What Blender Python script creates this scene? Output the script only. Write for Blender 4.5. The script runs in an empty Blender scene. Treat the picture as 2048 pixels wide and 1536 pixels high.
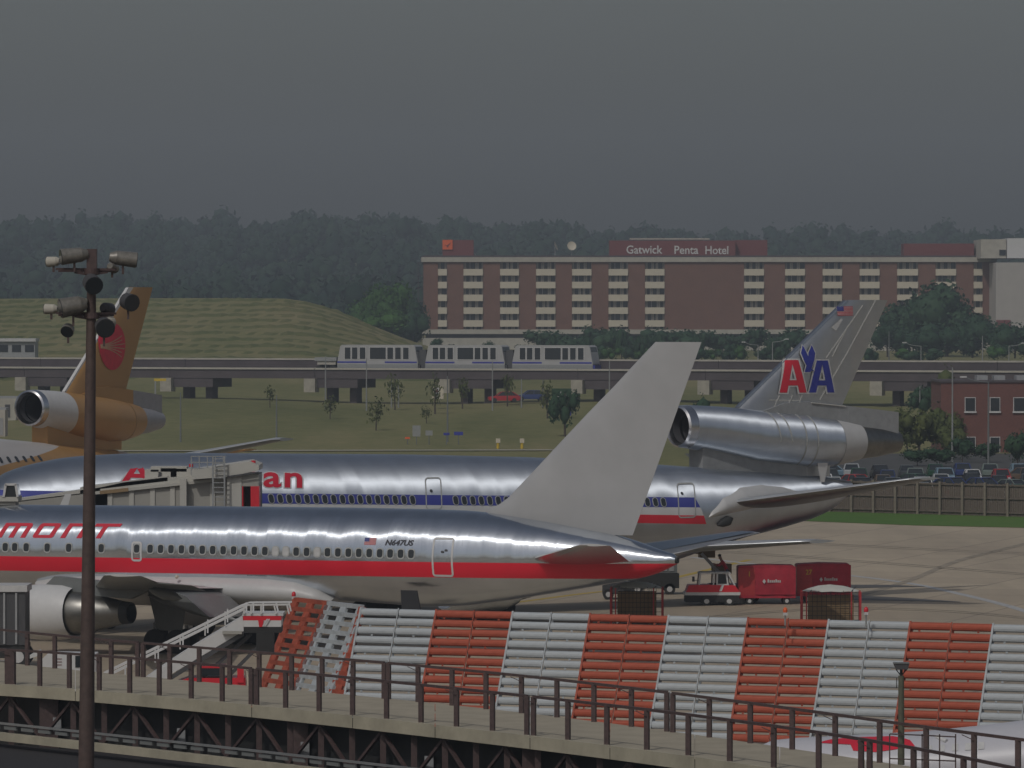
import bpy, bmesh, math, random
import numpy as np
from mathutils import Vector, Matrix
random.seed(7); RNG = np.random.default_rng(7)
SC = bpy.context.scene; COL = SC.collection
rad = math.radians
# ---------------------------------------------------------------- camera
F = 11400.0; H0 = 15.0; YH = 620.0          # focal length in photo pixels, eye height, horizon row
cd = bpy.data.cameras.new('camera'); cam = bpy.data.objects.new('camera', cd); COL.objects.link(cam)
cd.sensor_width = 36; cd.lens = F / 2048 * 36; cd.clip_start = 1; cd.clip_end = 20000
cam.location = (0, 0, H0); cam.rotation_euler = (rad(90) - math.atan((768 - YH) / F), 0, 0)
SC.camera = cam
# ---------------------------------------------------------------- light
SUN_AZ, SUN_EL = 207.0, 46.0
w = bpy.data.worlds.new("World"); SC.world = w; w.use_nodes = True
nt = w.node_tree; bg = nt.nodes['Background']
sky = nt.nodes.new('ShaderNodeTexSky'); sky.sky_type = 'NISHITA'; sky.sun_disc = False
sky.sun_elevation = rad(SUN_EL); sky.sun_rotation = rad(SUN_AZ)
sky.air_density = 1.0; sky.dust_density = 3.5; sky.ozone_density = 1.5; sky.altitude = 0
hs = nt.nodes.new('ShaderNodeHueSaturation'); hs.inputs['Saturation'].default_value = 0.6
nt.links.new(sky.outputs[0], hs.inputs['Color']); nt.links.new(hs.outputs[0], bg.inputs[0])
bg.inputs[1].default_value = 0.103
sd = bpy.data.lights.new('sun', 'SUN'); sun = bpy.data.objects.new('sun', sd); COL.objects.link(sun)
sd.energy = 2.2; sd.angle = rad(0.6); sd.color = (1, 0.965, 0.91)
tosun = Vector((math.sin(rad(SUN_AZ)) * math.cos(rad(SUN_EL)), math.cos(rad(SUN_AZ)) * math.cos(rad(SUN_EL)), math.sin(rad(SUN_EL))))
sun.rotation_euler = tosun.to_track_quat('Z', 'Y').to_euler(); sun.location = (-50, -50, 100)
SC.view_settings.view_transform = 'Standard'; SC.view_settings.look = 'None'
SC.view_settings.exposure = -1.17; SC.view_settings.gamma = 1; SC.view_settings.use_curve_mapping = False
SC.cycles.use_denoising = True; SC.cycles.max_bounces = 5; SC.cycles.volume_bounces = 0
SC.cycles.caustics_reflective = False; SC.cycles.caustics_refractive = False; SC.cycles.sample_clamp_indirect = 4
# ---------------------------------------------------------------- helpers
def P(px, py, D): return Vector(((px - 1024) / F * D, D, H0 + (YH - py) / F * D))
def G(px, py, z=0.0):
    D = (H0 - z) * F / (py - YH); return Vector(((px - 1024) / F * D, D, z))
def mat(name, col, rough=0.6, metal=0.0, var=0.12, scale=3.0, bump=0.0, bscale=None, col2=None, stretch=None, spec=0.5):
    m = bpy.data.materials.new(name); m.use_nodes = True; n = m.node_tree; b = n.nodes['Principled BSDF']
    b.inputs['Roughness'].default_value = rough; b.inputs['Metallic'].default_value = metal
    b.inputs['Specular IOR Level'].default_value = spec
    tc = n.nodes.new('ShaderNodeTexCoord'); mp = n.nodes.new('ShaderNodeMapping')
    if stretch: mp.inputs['Scale'].default_value = stretch
    n.links.new(tc.outputs['Object'], mp.inputs[0])
    no = n.nodes.new('ShaderNodeTexNoise'); no.inputs['Scale'].default_value = scale; no.inputs['Detail'].default_value = 6; no.inputs['Roughness'].default_value = 0.65
    n.links.new(mp.outputs[0], no.inputs[0])
    mx = n.nodes.new('ShaderNodeMix'); mx.data_type = 'RGBA'
    c = col; lo = tuple(x * (1 - var) for x in c[:3]) + (1,); hi = tuple(min(1, x * (1 + var)) for x in c[:3]) + (1,)
    if col2: hi = tuple(col2) + (1,); lo = tuple(c) + (1,)
    mx.inputs[6].default_value = lo; mx.inputs[7].default_value = hi
    mr = n.nodes.new('ShaderNodeMapRange'); mr.inputs[1].default_value = 0.3; mr.inputs[2].default_value = 0.7
    n.links.new(no.outputs[0], mr.inputs[0]); n.links.new(mr.outputs[0], mx.inputs[0])
    n.links.new(mx.outputs[2], b.inputs['Base Color'])
    if bump:
        bu = n.nodes.new('ShaderNodeBump'); bu.inputs['Strength'].default_value = bump
        n2 = n.nodes.new('ShaderNodeTexNoise'); n2.inputs['Scale'].default_value = bscale or scale * 4; n2.inputs['Detail'].default_value = 4
        n.links.new(mp.outputs[0], n2.inputs[0]); n.links.new(n2.outputs[0], bu.inputs['Height']); n.links.new(bu.outputs[0], b.inputs['Normal'])
    m['mx'] = 0
    return m
def tag(o, label=None, cat=None, group=None, kind=None):
    if label: o['label'] = label
    if cat: o['category'] = cat
    if group: o['group'] = group
    if kind: o['kind'] = kind
    return o
def thing(name, label, cat, loc=(0, 0, 0), rz=0.0, group=None):
    o = bpy.data.objects.new(name, None); COL.objects.link(o); o.location = loc; o.rotation_euler = (0, 0, rz)
    o.empty_display_size = 0.3
    return tag(o, label, cat, group)
class MB:
    """collects vertices and faces, in the local frame of the thing"""
    def __init__(s): s.v = []; s.f = []; s.mi = []
    def add(s, vs, fs, mi=0):
        k = len(s.v); s.v += [tuple(v) for v in vs]; s.f += [tuple(i + k for i in f) for f in fs]; s.mi += [mi] * len(fs); return s
    def box(s, lo, hi, mi=0):
        x0, y0, z0 = lo; x1, y1, z1 = hi
        return s.add([(x0, y0, z0), (x1, y0, z0), (x1, y1, z0), (x0, y1, z0), (x0, y0, z1), (x1, y0, z1), (x1, y1, z1), (x0, y1, z1)],
                     [(0, 3, 2, 1), (4, 5, 6, 7), (0, 1, 5, 4), (1, 2, 6, 5), (2, 3, 7, 6), (3, 0, 4, 7)], mi)
    def bar(s, a, b, w, h=None, up=(0, 0, 1), mi=0):
        a = Vector(a); b = Vector(b); d = (b - a).normalized(); h = h or w; u = Vector(up)
        if abs(d.dot(u)) > 0.97: u = Vector((0, 1, 0))
        sd_ = d.cross(u).normalized(); u2 = sd_.cross(d).normalized()
        vs = [p + sd_ * i * w / 2 + u2 * j * h / 2 for p in (a, b) for i, j in ((-1, -1), (1, -1), (1, 1), (-1, 1))]
        return s.add(vs, [(0, 1, 2, 3), (7, 6, 5, 4), (0, 4, 5, 1), (1, 5, 6, 2), (2, 6, 7, 3), (3, 7, 4, 0)], mi)
    def tube(s, a, b, r0, r1=None, n=12, cap=True, mi=0):
        a = Vector(a); b = Vector(b); r1 = r0 if r1 is None else r1; d = (b - a).normalized()
        u = d.orthogonal().normalized(); v = d.cross(u)
        vs = []
        for p, r in ((a, r0), (b, r1)):
            for i in range(n):
                t = 2 * math.pi * i / n; vs.append(p + (u * math.cos(t) + v * math.sin(t)) * r)
        fs = [(i, (i + 1) % n, n + (i + 1) % n, n + i) for i in range(n)]
        if cap: fs += [tuple(reversed(range(n))), tuple(range(n, 2 * n))]
        return s.add(vs, fs, mi)
    def loft(s, rings, cap=True, mi=0, closed=True):
        n = len(rings[0]); vs = [p for r in rings for p in r]; fs = []
        for k in range(len(rings) - 1):
            for i in range(n if closed else n - 1):
                j = (i + 1) % n; fs.append((k * n + i, k * n + j, (k + 1) * n + j, (k + 1) * n + i))
        if cap: fs += [tuple(reversed(range(n))), tuple((len(rings) - 1) * n + i for i in range(n))]
        return s.add(vs, fs, mi)
    def prism(s, poly, off, mi=0):
        """polygon (3-D points) swept by the vector off"""
        n = len(poly); off = Vector(off); vs = [Vector(p) for p in poly] + [Vector(p) + off for p in poly]
        return s.add(vs, [tuple(range(n)), tuple(reversed(range(n, 2 * n)))] + [(i, n + i, n + (i + 1) % n, (i + 1) % n) for i in range(n)], mi)
    def mesh(s, name, mats, smooth=False):
        me = bpy.data.meshes.new(name); me.from_pydata(s.v, [], s.f)
        for m in (mats if isinstance(mats, (list, tuple)) else [mats]): me.materials.append(m)
        if any(s.mi): me.polygons.foreach_set('material_index', s.mi)
        bm = bmesh.new(); bm.from_mesh(me); bmesh.ops.recalc_face_normals(bm, faces=bm.faces)
        if smooth:
            for f in bm.faces: f.smooth = True
            for e in bm.edges:
                if len(e.link_faces) == 2 and e.calc_face_angle(0) > rad(38): e.smooth = False
        bm.to_mesh(me); bm.free(); me.update(); return me
    def build(s, name, mats, parent=None, smooth=False, loc=None, rot=None):
        return link(s.mesh(name, mats, smooth), name, parent, loc, rot)
def link(me, name, parent=None, loc=None, rot=None):
    o = bpy.data.objects.new(name, me); COL.objects.link(o)
    if parent: o.parent = parent
    if loc is not None: o.location = loc
    if rot is not None: o.rotation_euler = rot
    return o
def copy_tree(o, parent=None):
    c = o.copy(); COL.objects.link(c); c.parent = parent
    for ch in [x for x in KIDS.get(o.name, [])]: copy_tree(ch, c)
    return c
KIDS = {}
def index_kids(root):
    for ch in root.children: KIDS.setdefault(root.name, []); KIDS[root.name].append(ch); index_kids(ch)
def text_mb(s, size, bold=0.0, res=3, sp=1.0):
    """flat text as vertex/face lists in the x-y plane, origin at lower left"""
    cu = bpy.data.curves.new('t', 'FONT'); cu.body = s; cu.size = size; cu.offset = bold; cu.space_character = sp; cu.resolution_u = res
    o = bpy.data.objects.new('t', cu); COL.objects.link(o); bpy.context.view_layer.update()
    me = bpy.data.meshes.new_from_object(o.evaluated_get(bpy.context.evaluated_depsgraph_get()))
    bpy.data.objects.remove(o); bpy.data.curves.remove(cu); return me
def map_text(name, me, fn, m, parent, cuts=0.12):
    """slices a flat mesh into strips and wraps it on a surface with fn(u, v)"""
    bm = bmesh.new(); bm.from_mesh(me)
    ys = [v.co.y for v in bm.verts]; y = min(ys) + cuts
    while y < max(ys):
        bmesh.ops.bisect_plane(bm, geom=bm.verts[:] + bm.edges[:] + bm.faces[:], plane_co=(0, y, 0), plane_no=(0, 1, 0)); y += cuts
    for v in bm.verts: v.co = Vector(fn(v.co.x, v.co.y))
    me2 = bpy.data.meshes.new(name); bm.to_mesh(me2); bm.free(); me2.materials.append(m)
    return link(me2, name, parent)
def poly_me(polys):
    me = bpy.data.meshes.new('p'); v = []; f = []
    for p in polys:
        f.append(tuple(range(len(v), len(v) + len(p)))); v += [(a, b, 0) for a, b in p]
    me.from_pydata(v, [], f); return me
# ---------------------------------------------------------------- materials
M = {}
M['white'] = mat('white_paint', (.56, .56, .56), .45, var=.05)
M['fin_white'] = mat('fin_white', (.37, .375, .385), .5, var=.08, scale=.35)
M['grey_paint'] = mat('grey_paint', (.3, .31, .32), .5)
M['lightgrey'] = mat('light_grey', (.5, .5, .5), .5)
M['darkgrey'] = mat('dark_grey', (.06, .06, .065), .6)
M['black'] = mat('black_rubber', (.02, .02, .02), .7)
M['red'] = mat('red_paint', (.6, .02, .035), .4, var=.08)
M['blue'] = mat('blue_paint', (.03, .04, .3), .4)
M['brown'] = mat('brown_steel', (.075, .048, .046), .55, var=.3, scale=8)
M['mast'] = mat('mast_steel', (.08, .054, .047), .6, var=.25, scale=6, bump=.1)
M['orange'] = mat('orange_slat', (.32, .064, .032), .7, var=.35, scale=1.6, bump=.1, stretch=(.5, 2, 2))
M['slatwhite'] = mat('white_slat', (.37, .4, .42), .65, var=.2, scale=1.6, bump=.1, stretch=(.5, 2, 2))
M['concrete'] = mat('concrete', (.33, .31, .26), .85, var=.2, scale=1.2, bump=.2)
M['palecon'] = mat('pale_concrete', (.4, .38, .33), .85, var=.12, scale=.8)
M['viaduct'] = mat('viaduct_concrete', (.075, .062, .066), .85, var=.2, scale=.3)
M['glass'] = mat('dark_glass', (.03, .035, .04), .12, var=.1)
M['metal'] = mat('bare_metal', (.62, .62, .64), .25, 1.0, var=.08)
M['galv'] = mat('galvanised', (.35, .36, .36), .45, .6, var=.1)
M['hotcore'] = mat('engine_core_metal', (.24, .235, .22), .4, 1.0, var=.2, scale=2)
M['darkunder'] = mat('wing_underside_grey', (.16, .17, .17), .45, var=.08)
M['yellow'] = mat('yellow_paint', (.6, .42, .03), .5)
M['cream'] = mat('cream_panel', (.55, .5, .4), .7, var=.05)
M['curtain'] = mat('curtain', (.3, .28, .25), .8)
M['maroon'] = mat('maroon_cladding', (.16, .045, .045), .6, var=.08)
M['signorange'] = mat('orange_sign', (.7, .12, .03), .5)
M['bark'] = mat('bark', (.07, .055, .04), .9, var=.3)
M['tarp'] = mat('white_tarpaulin', (.55, .55, .5), .6, var=.06, bump=.2, bscale=2)
M['cartred'] = mat('cart_red', (.4, .03, .035), .5, var=.15)
M['redcloth'] = mat('red_curtain_cloth', (.36, .015, .035), .7, var=.25, scale=1.5, bump=.5, bscale=1.2)
M['olive'] = mat('box_brown', (.25, .17, .09), .8)
M['skin'] = mat('skin', (.45, .26, .18), .6)
M['dkblue'] = mat('dark_blue_cloth', (.03, .035, .08), .8)
def brick_mat(name, c1, c2, mortar, sc):
    m = mat(name, c1, .85); n = m.node_tree; b = n.nodes['Principled BSDF']
    tc = n.nodes.new('ShaderNodeTexCoord'); sp = n.nodes.new('ShaderNodeSeparateXYZ'); cb = n.nodes.new('ShaderNodeCombineXYZ')
    ad = n.nodes.new('ShaderNodeMath'); ad.operation = 'ADD'
    n.links.new(tc.outputs['Object'], sp.inputs[0]); n.links.new(sp.outputs[0], ad.inputs[0]); n.links.new(sp.outputs[1], ad.inputs[1])
    n.links.new(ad.outputs[0], cb.inputs[0]); n.links.new(sp.outputs[2], cb.inputs[1])
    br = n.nodes.new('ShaderNodeTexBrick'); br.inputs['Scale'].default_value = sc
    br.inputs['Color1'].default_value = c1 + (1,); br.inputs['Color2'].default_value = c2 + (1,); br.inputs['Mortar'].default_value = mortar + (1,)
    br.inputs['Mortar Size'].default_value = .012
    n.links.new(cb.outputs[0], br.inputs[0])
    no = n.nodes.new('ShaderNodeTexNoise'); no.inputs['Scale'].default_value = .35; no.inputs['Detail'].default_value = 5
    n.links.new(tc.outputs['Object'], no.inputs[0])
    mx = n.nodes.new('ShaderNodeMix'); mx.data_type = 'RGBA'; mx.blend_type = 'MULTIPLY'; mx.inputs[0].default_value = .35
    n.links.new(br.outputs[0], mx.inputs[6]); n.links.new(no.outputs[0], mx.inputs[7]); n.links.new(mx.outputs[2], b.inputs['Base Color'])
    return m
M['brick'] = brick_mat('hotel_brick', (.22, .105, .07), (.18, .088, .06), (.22, .15, .13), 2.0)
M['brick2'] = brick_mat('office_brick', (.2, .075, .055), (.16, .06, .05), (.2, .14, .12), 2.5)
def leafmat(name, a, b):
    a = tuple(x * 1.35 for x in a); b = tuple(x * 1.35 for x in b)
    m = mat(name, a, .7, col2=b, scale=.25, spec=.15); n = m.node_tree; bs = n.nodes['Principled BSDF']
    return m
def leafmat_far(name, a, b): return mat(name, a, .8, col2=b, scale=.012, spec=.1)
M['leaf_far'] = leafmat_far('leaf_far', (.012, .03, .022), (.026, .052, .026))
M['leaf'] = leafmat('leaf_green', (.02, .055, .014), (.045, .1, .022))
M['leaf_dark'] = leafmat('leaf_dark', (.014, .038, .02), (.03, .06, .028))
M['leaf_olive'] = leafmat('leaf_olive', (.035, .05, .015), (.08, .09, .03))
# grass: several scales of mottling
def grass(name, c1, c2, c3):
    m = mat(name, c1, .95, spec=.1); n = m.node_tree; b = n.nodes['Principled BSDF']
    tc = n.nodes.new('ShaderNodeTexCoord')
    a = n.nodes.new('ShaderNodeTexNoise'); a.inputs['Scale'].default_value = .035; a.inputs['Detail'].default_value = 8; a.inputs['Roughness'].default_value = .7
    c = n.nodes.new('ShaderNodeTexNoise'); c.inputs['Scale'].default_value = .5; c.inputs['Detail'].default_value = 8; c.inputs['Roughness'].default_value = .75
    mp = n.nodes.new('ShaderNodeMapping'); mp.inputs['Scale'].default_value = (1, .18, 1)
    n.links.new(tc.outputs['Object'], mp.inputs[0]); n.links.new(mp.outputs[0], a.inputs[0]); n.links.new(tc.outputs['Object'], c.inputs[0])
    r = n.nodes.new('ShaderNodeValToRGB'); r.color_ramp.elements[0].position = .36; r.color_ramp.elements[1].position = .64
    r.color_ramp.elements[0].color = c1 + (1,); r.color_ramp.elements[1].color = c3 + (1,)
    e = r.color_ramp.elements.new(.5); e.color = c2 + (1,)
    mx = n.nodes.new('ShaderNodeMix'); mx.data_type = 'FLOAT'; mx.inputs[0].default_value = .4
    n.links.new(a.outputs[0], mx.inputs[2]); n.links.new(c.outputs[0], mx.inputs[3]); n.links.new(mx.outputs[0], r.inputs[0]); n.links.new(r.outputs[0], b.inputs['Base Color'])
    return m
M['grass'] = grass('rough_grass', (.11, .124, .048), (.185, .182, .08), (.27, .228, .12))
M['lawn'] = grass('mown_grass', (.07, .14, .035), (.09, .17, .04), (.13, .18, .055))
# apron concrete: slabs, joints, tyre marks and stains
m = mat('apron_concrete', (.3, .26, .2), .8); n = m.node_tree; b = n.nodes['Principled BSDF']; M['apron'] = m
tc = n.nodes.new('ShaderNodeTexCoord')
br = n.nodes.new('ShaderNodeTexBrick'); br.offset = 0; br.inputs['Scale'].default_value = 1; br.inputs['Brick Width'].default_value = 6; br.inputs['Row Height'].default_value = 6
br.inputs['Mortar Size'].default_value = .09; br.inputs['Color1'].default_value = (.49, .41, .3, 1); br.inputs['Color2'].default_value = (.44, .365, .27, 1); br.inputs['Mortar'].default_value = (.34, .28, .215, 1)
mp = n.nodes.new('ShaderNodeMapping'); mp.inputs['Rotation'].default_value = (0, 0, rad(17)); n.links.new(tc.outputs['Object'], mp.inputs[0]); n.links.new(mp.outputs[0], br.inputs[0])
n1 = n.nodes.new('ShaderNodeTexNoise'); n1.inputs['Scale'].default_value = .06; n1.inputs['Detail'].default_value = 7; n1.inputs['Roughness'].default_value = .65
mp1 = n.nodes.new('ShaderNodeMapping'); mp1.inputs['Scale'].default_value = (1, .12, 1); n.links.new(tc.outputs['Object'], mp1.inputs[0]); n.links.new(mp1.outputs[0], n1.inputs[0])
r1 = n.nodes.new('ShaderNodeValToRGB'); r1.color_ramp.elements[0].position = .33; r1.color_ramp.elements[0].color = (.62, .62, .64, 1); r1.color_ramp.elements[1].position = .6; r1.color_ramp.elements[1].color = (1, 1, 1, 1)
n.links.new(n1.outputs[0], r1.inputs[0])
mx = n.nodes.new('ShaderNodeMix'); mx.data_type = 'RGBA'; mx.blend_type = 'MULTIPLY'; mx.inputs[0].default_value = 1
n.links.new(br.outputs[0], mx.inputs[6]); n.links.new(r1.outputs[0], mx.inputs[7]); n.links.new(mx.outputs[2], b.inputs['Base Color'])
# ---------------------------------------------------------------- terrain
def sst(x, a, b):
    t = np.clip((x - a) / (b - a), 0, 1); return t * t * (3 - 2 * t)
RX = [-4000, -200, 0, 200, 400, 600, 700, 800, 1000, 1200, 1400, 1700, 2048, 6000]
RY = [445, 442, 441, 429, 434, 426, 419, 427, 438, 448, 453, 452, 455, 460]
def height(X, D):
    X = np.asarray(X, float); D = np.asarray(D, float)
    px = X * F / np.maximum(D, 1) + 1024
    h = 2.8 * sst(D, 618, 770) + 3.2 * sst(D, 780, 1000)
    h = h + 0.25 * np.sin(X * .11) * sst(D, 640, 720) * (1 - sst(D, 900, 960)) + .2 * np.sin(X * .05 + D * .04) * sst(D, 640, 720)
    # terraced mound on the left
    mask = 1 - sst(px, 560, 960)
    t = np.clip((D - 880) / 175, 0, 1)
    steps = 13.0; k = np.floor(t * steps); fr = t * steps - k
    tt = (k + np.clip(fr * 3.2, 0, 1)) / steps
    h = h + mask * 11.0 * (0.25 * t + 0.75 * tt) * (1 - sst(D, 1110, 1250))
    # wooded ridge
    ridge = H0 + (YH - np.interp(px, RX, RY)) / F * 2800 - 15
    h = h * (1 - sst(D, 1500, 2100)) + sst(D, 1340, 2800) * (ridge)
    return h
def grid(name, xs, ds, m, kind='structure', zoff=0.0):
    X, D = np.meshgrid(xs, ds); Z = height(X, D) + zoff
    v = np.stack([X, D, Z], -1).reshape(-1, 3); nx, nd = len(xs), len(ds)
    i = np.arange(nd - 1)[:, None] * nx + np.arange(nx - 1)[None]
    f = np.stack([i, i + 1, i + nx + 1, i + nx], -1).reshape(-1, 4)
    me = bpy.data.meshes.new(name); me.vertices.add(len(v)); me.vertices.foreach_set('co', v.ravel())
    me.loops.add(f.size); me.loops.foreach_set('vertex_index', f.ravel().astype(np.int32))
    me.polygons.add(len(f)); me.polygons.foreach_set('loop_start', np.arange(0, f.size, 4, dtype=np.int32)); me.polygons.foreach_set('loop_total', np.full(len(f), 4, np.int32))
    me.update(); me.validate(); me.materials.append(m); o = link(me, name); tag(o, kind=kind); return o
ds = np.concatenate([[-400, 0, 300, 560], np.arange(600, 880, 6), np.arange(880, 1060, 1.8), np.arange(1060, 1500, 15), np.arange(1500, 3000, 60), [3200, 4500, 9000]])
xs = np.concatenate([[-3000, -1200, -600, -300, -200], np.arange(-150, 200, 4), [220, 300, 600, 1200, 3000]])
grid('ground', xs, ds, M['grass'])
MB().add([(-160, -60, .012), (160, -60, .012), (160, 382, .012), (48, 384, .012), (28, 396, .012), (14, 412, .012), (-14, 560, .012), (-160, 606, .012)], [tuple(range(8))]).build('apron', M['apron']).__setitem__('kind', 'structure')
MB().add([(14, 413, .014), (28, 397, .014), (48, 385, .014), (160, 383, .014), (160, 430, .014), (10, 430, .014)], [tuple(range(6))]).build('lawn', M['lawn']).__setitem__('kind', 'structure')
M['asphalt'] = mat('asphalt', (.07, .07, .068), .9, scale=.3, var=.25)
M['redfar'] = M['red']
MB().add([(18, 432, .02), (160, 432, .02), (160, 595, .02), (18, 595, .02)], [(0, 1, 2, 3)]).build('car_park', M['asphalt']).__setitem__('kind', 'structure')
MB().add([(-90, 598, .12), (12, 606, .12), (12, 609, .12), (-90, 601, .12)], [(0, 1, 2, 3)]).build('perimeter_path', M['palecon']).__setitem__('kind', 'structure')
# rows of rougher, darker growth along the terrace edges of the mound
M['rough'] = grass('terrace_growth', (.07, .095, .035), (.11, .125, .05), (.17, .16, .075))
for k in range(13):
    D0 = 881 + 175 * k / 13; mb = MB(); X_ = np.arange(-140, 4, 1.2); ny = [0, 1.3, 2.2, 3.0]; vs = []
    for j, q in enumerate(ny):
        wob = .5 * np.sin(X_ * .35 + k * 2.1) + .35 * np.sin(X_ * 1.3 + k); Dk = D0 + q + wob; bumpz = np.where(j in (1, 2), .1 + .16 * np.sin(X_ * 2.1 + k) + .12 * np.sin(X_ * .31 + 2 * k), -.02)
        Z_ = height(X_, Dk) + bumpz; vs += list(zip(X_.tolist(), Dk.tolist(), Z_.tolist()))
    n_ = len(X_); mb.add(vs, [(j * n_ + i, j * n_ + i + 1, (j + 1) * n_ + i + 1, (j + 1) * n_ + i) for j in range(3) for i in range(n_ - 1)])
    mb.build('terrace_growth', M['rough'])['kind'] = 'structure'
# painted lines on the apron
def stripe_line(name, pts, wd, m, z):
    mb = MB(); L = []; R_ = []
    for i, p in enumerate(pts):
        a = pts[max(0, i - 1)]; b = pts[min(len(pts) - 1, i + 1)]; d = (Vector(b) - Vector(a)).normalized(); nrm = Vector((-d.y, d.x, 0)) * wd / 2
        L.append((p[0] + nrm.x, p[1] + nrm.y, z)); R_.append((p[0] - nrm.x, p[1] - nrm.y, z))
    k = len(pts); mb.add(L + R_, [(i, i + 1, k + i + 1, k + i) for i in range(k - 1)])
    o = mb.build(name, m); o['kind'] = 'structure'; return o
def curve_pts(pp, n=24):
    pp = [G(*p) for p in pp]; out = []
    for i in range(n + 1):
        t = i / n * (len(pp) - 1); k = min(int(t), len(pp) - 2); f = t - k
        a, b, c, d = pp[max(k - 1, 0)], pp[k], pp[k + 1], pp[min(k + 2, len(pp) - 1)]
        out.append(.5 * ((2 * b) + (c - a) * f + (2 * a - 5 * b + 4 * c - d) * f * f + (3 * b - a - 3 * c + d) * f ** 3))
    return out
M['lineW'] = mat('line_white', (.42, .42, .42), .8, var=.25); M['lineY'] = mat('line_yellow', (.42, .3, .05), .8, var=.25)
stripe_line('painted_line', curve_pts([(1380, 1115), (1500, 1128), (1620, 1143), (1790, 1163), (1900, 1184), (2060, 1226), (2200, 1290)]), .55, M['lineW'], .02)
stripe_line('painted_line', curve_pts([(700, 1232), (940, 1216), (1150, 1190), (1280, 1172), (1500, 1120)]), .45, M['lineY'], .018)
stripe_line('painted_line', curve_pts([(-200, 1330), (500, 1300), (1200, 1250), (1500, 1235)]), .3, M['lineW'], .018)
M['tyre'] = mat('tyre_mark', (.3, .255, .195), .8, var=.3, scale=.5)
for pp in ([(1400, 1100), (1560, 1110), (1800, 1128), (2080, 1150)], [(1500, 1082), (1700, 1090), (1900, 1100), (2100, 1108)], [(1720, 1190), (1820, 1160), (1920, 1120), (2060, 1085)], [(1400, 1235), (1560, 1222), (1700, 1216), (1900, 1222), (2100, 1240)]):
    for dd in (0, 3): stripe_line('tyre_mark', curve_pts([(x, y + dd) for x, y in pp]), .3, M['tyre'], .022 + dd * .0002)
M['shadow_paint'] = mat('apron_shadow_paint', (.1, .092, .085), .6, var=.3, scale=.4)  # shadow streaks behind the carts, painted on the apron as dark strips
for pts in ([(1450, 1177, .4), (1560, 1176, .9), (1700, 1174, .9), (1780, 1173, .6), (1850, 1174, .1)], [(1440, 1192, .6), (1560, 1193, 1.1), (1700, 1196, 1.2), (1820, 1200, .7), (1922, 1205, .1)]):
    mb = MB(); k = len(pts); a = [G(x, y) for x, y, w_ in pts]
    mb.add([(p.x, p.y + q[2] * 2.2, .026) for p, q in zip(a, pts)] + [(p.x, p.y - q[2] * 2.2, .026) for p, q in zip(a, pts)], [(i, i + 1, k + i + 1, k + i) for i in range(k - 1)])
    mb.build('painted_shadow_streak', M['shadow_paint'])['kind'] = 'structure'
# ---------------------------------------------------------------- foliage
def ico(sub):
    bm = bmesh.new(); bmesh.ops.create_icosphere(bm, subdivisions=sub, radius=1); v = np.array([x.co[:] for x in bm.verts]); f = np.array([[q.index for q in x.verts] for x in bm.faces]); bm.free(); return v, f
ICO1 = ico(1); ICO2 = ico(2)
def crown_template(seed, ncards, card, lobes=7, core=True):
    """unit crown: lobes with cards scattered through their shells, uneven outline. Returns triangles"""
    r = np.random.default_rng(seed); V = []; T = []; k = 0
    cen = r.normal(size=(lobes, 3)); cen /= np.linalg.norm(cen, axis=1)[:, None]; cen *= r.uniform(.15, .62, (lobes, 1)); cen[:, 2] *= .8
    rr = r.uniform(.3, .55, lobes)
    if core:
        for c, q in zip(cen, rr):
            v = ICO1[0] * q * .8 * r.uniform(.8, 1.15, (len(ICO1[0]), 1)) + c; V.append(v); T.append(ICO1[1] + k); k += len(v)
    idx = r.integers(0, lobes, ncards); d = r.normal(size=(ncards, 3)); d /= np.linalg.norm(d, axis=1)[:, None]
    p = cen[idx] + d * rr[idx][:, None] * r.uniform(.8, 1.12, (ncards, 1))
    u = r.normal(size=(ncards, 3)); u /= np.linalg.norm(u, axis=1)[:, None]
    nn = d * .8 + r.normal(size=(ncards, 3)) * .5; w_ = np.cross(u, nn); w_ /= np.linalg.norm(w_, axis=1)[:, None]; u = np.cross(nn, w_); u /= np.linalg.norm(u, axis=1)[:, None]
    s = card * r.uniform(.6, 1.3, (ncards, 1))
    q = np.stack([p - u * s - w_ * s * .3, p + w_ * s * .6, p + u * s, p - w_ * s * .7], 1).reshape(-1, 3)
    i = k + np.arange(ncards) * 4
    V.append(q); T.append(np.stack([i, i + 1, i + 2], 1)); T.append(np.stack([i, i + 2, i + 3], 1))
    return np.concatenate(V), np.concatenate(T)
def tri_mesh(name, V, T, m):
    me = bpy.data.meshes.new(name); me.vertices.add(len(V)); me.vertices.foreach_set('co', np.ascontiguousarray(V, dtype=np.float32).ravel())
    me.loops.add(T.size); me.loops.foreach_set('vertex_index', T.ravel().astype(np.int32))
    me.polygons.add(len(T)); me.polygons.foreach_set('loop_start', np.arange(0, T.size, 3, dtype=np.int32)); me.polygons.foreach_set('loop_total', np.full(len(T), 3, np.int32))
    me.update(); me.materials.append(m); return me
def forest(name, label, pts, sizes, tmpl, m):
    V = []; T = []; k = 0
    for (x, y, z), (sx, sz) in zip(pts, sizes):
        v, t = tmpl[RNG.integers(len(tmpl))]; a = RNG.uniform(0, 6.28); c, s = math.cos(a), math.sin(a)
        q = np.stack([(v[:, 0] * c - v[:, 1] * s) * sx + x, (v[:, 0] * s + v[:, 1] * c) * sx + y, v[:, 2] * sz + z], 1)
        V.append(q); T.append(t + k); k += len(v)
    o = link(tri_mesh(name, np.concatenate(V), np.concatenate(T), m), name); tag(o, label, 'woodland', kind='stuff'); return o
FT = [crown_template(i, 60, .14, lobes=5) for i in range(7)]
pts = []; sz = []
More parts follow.
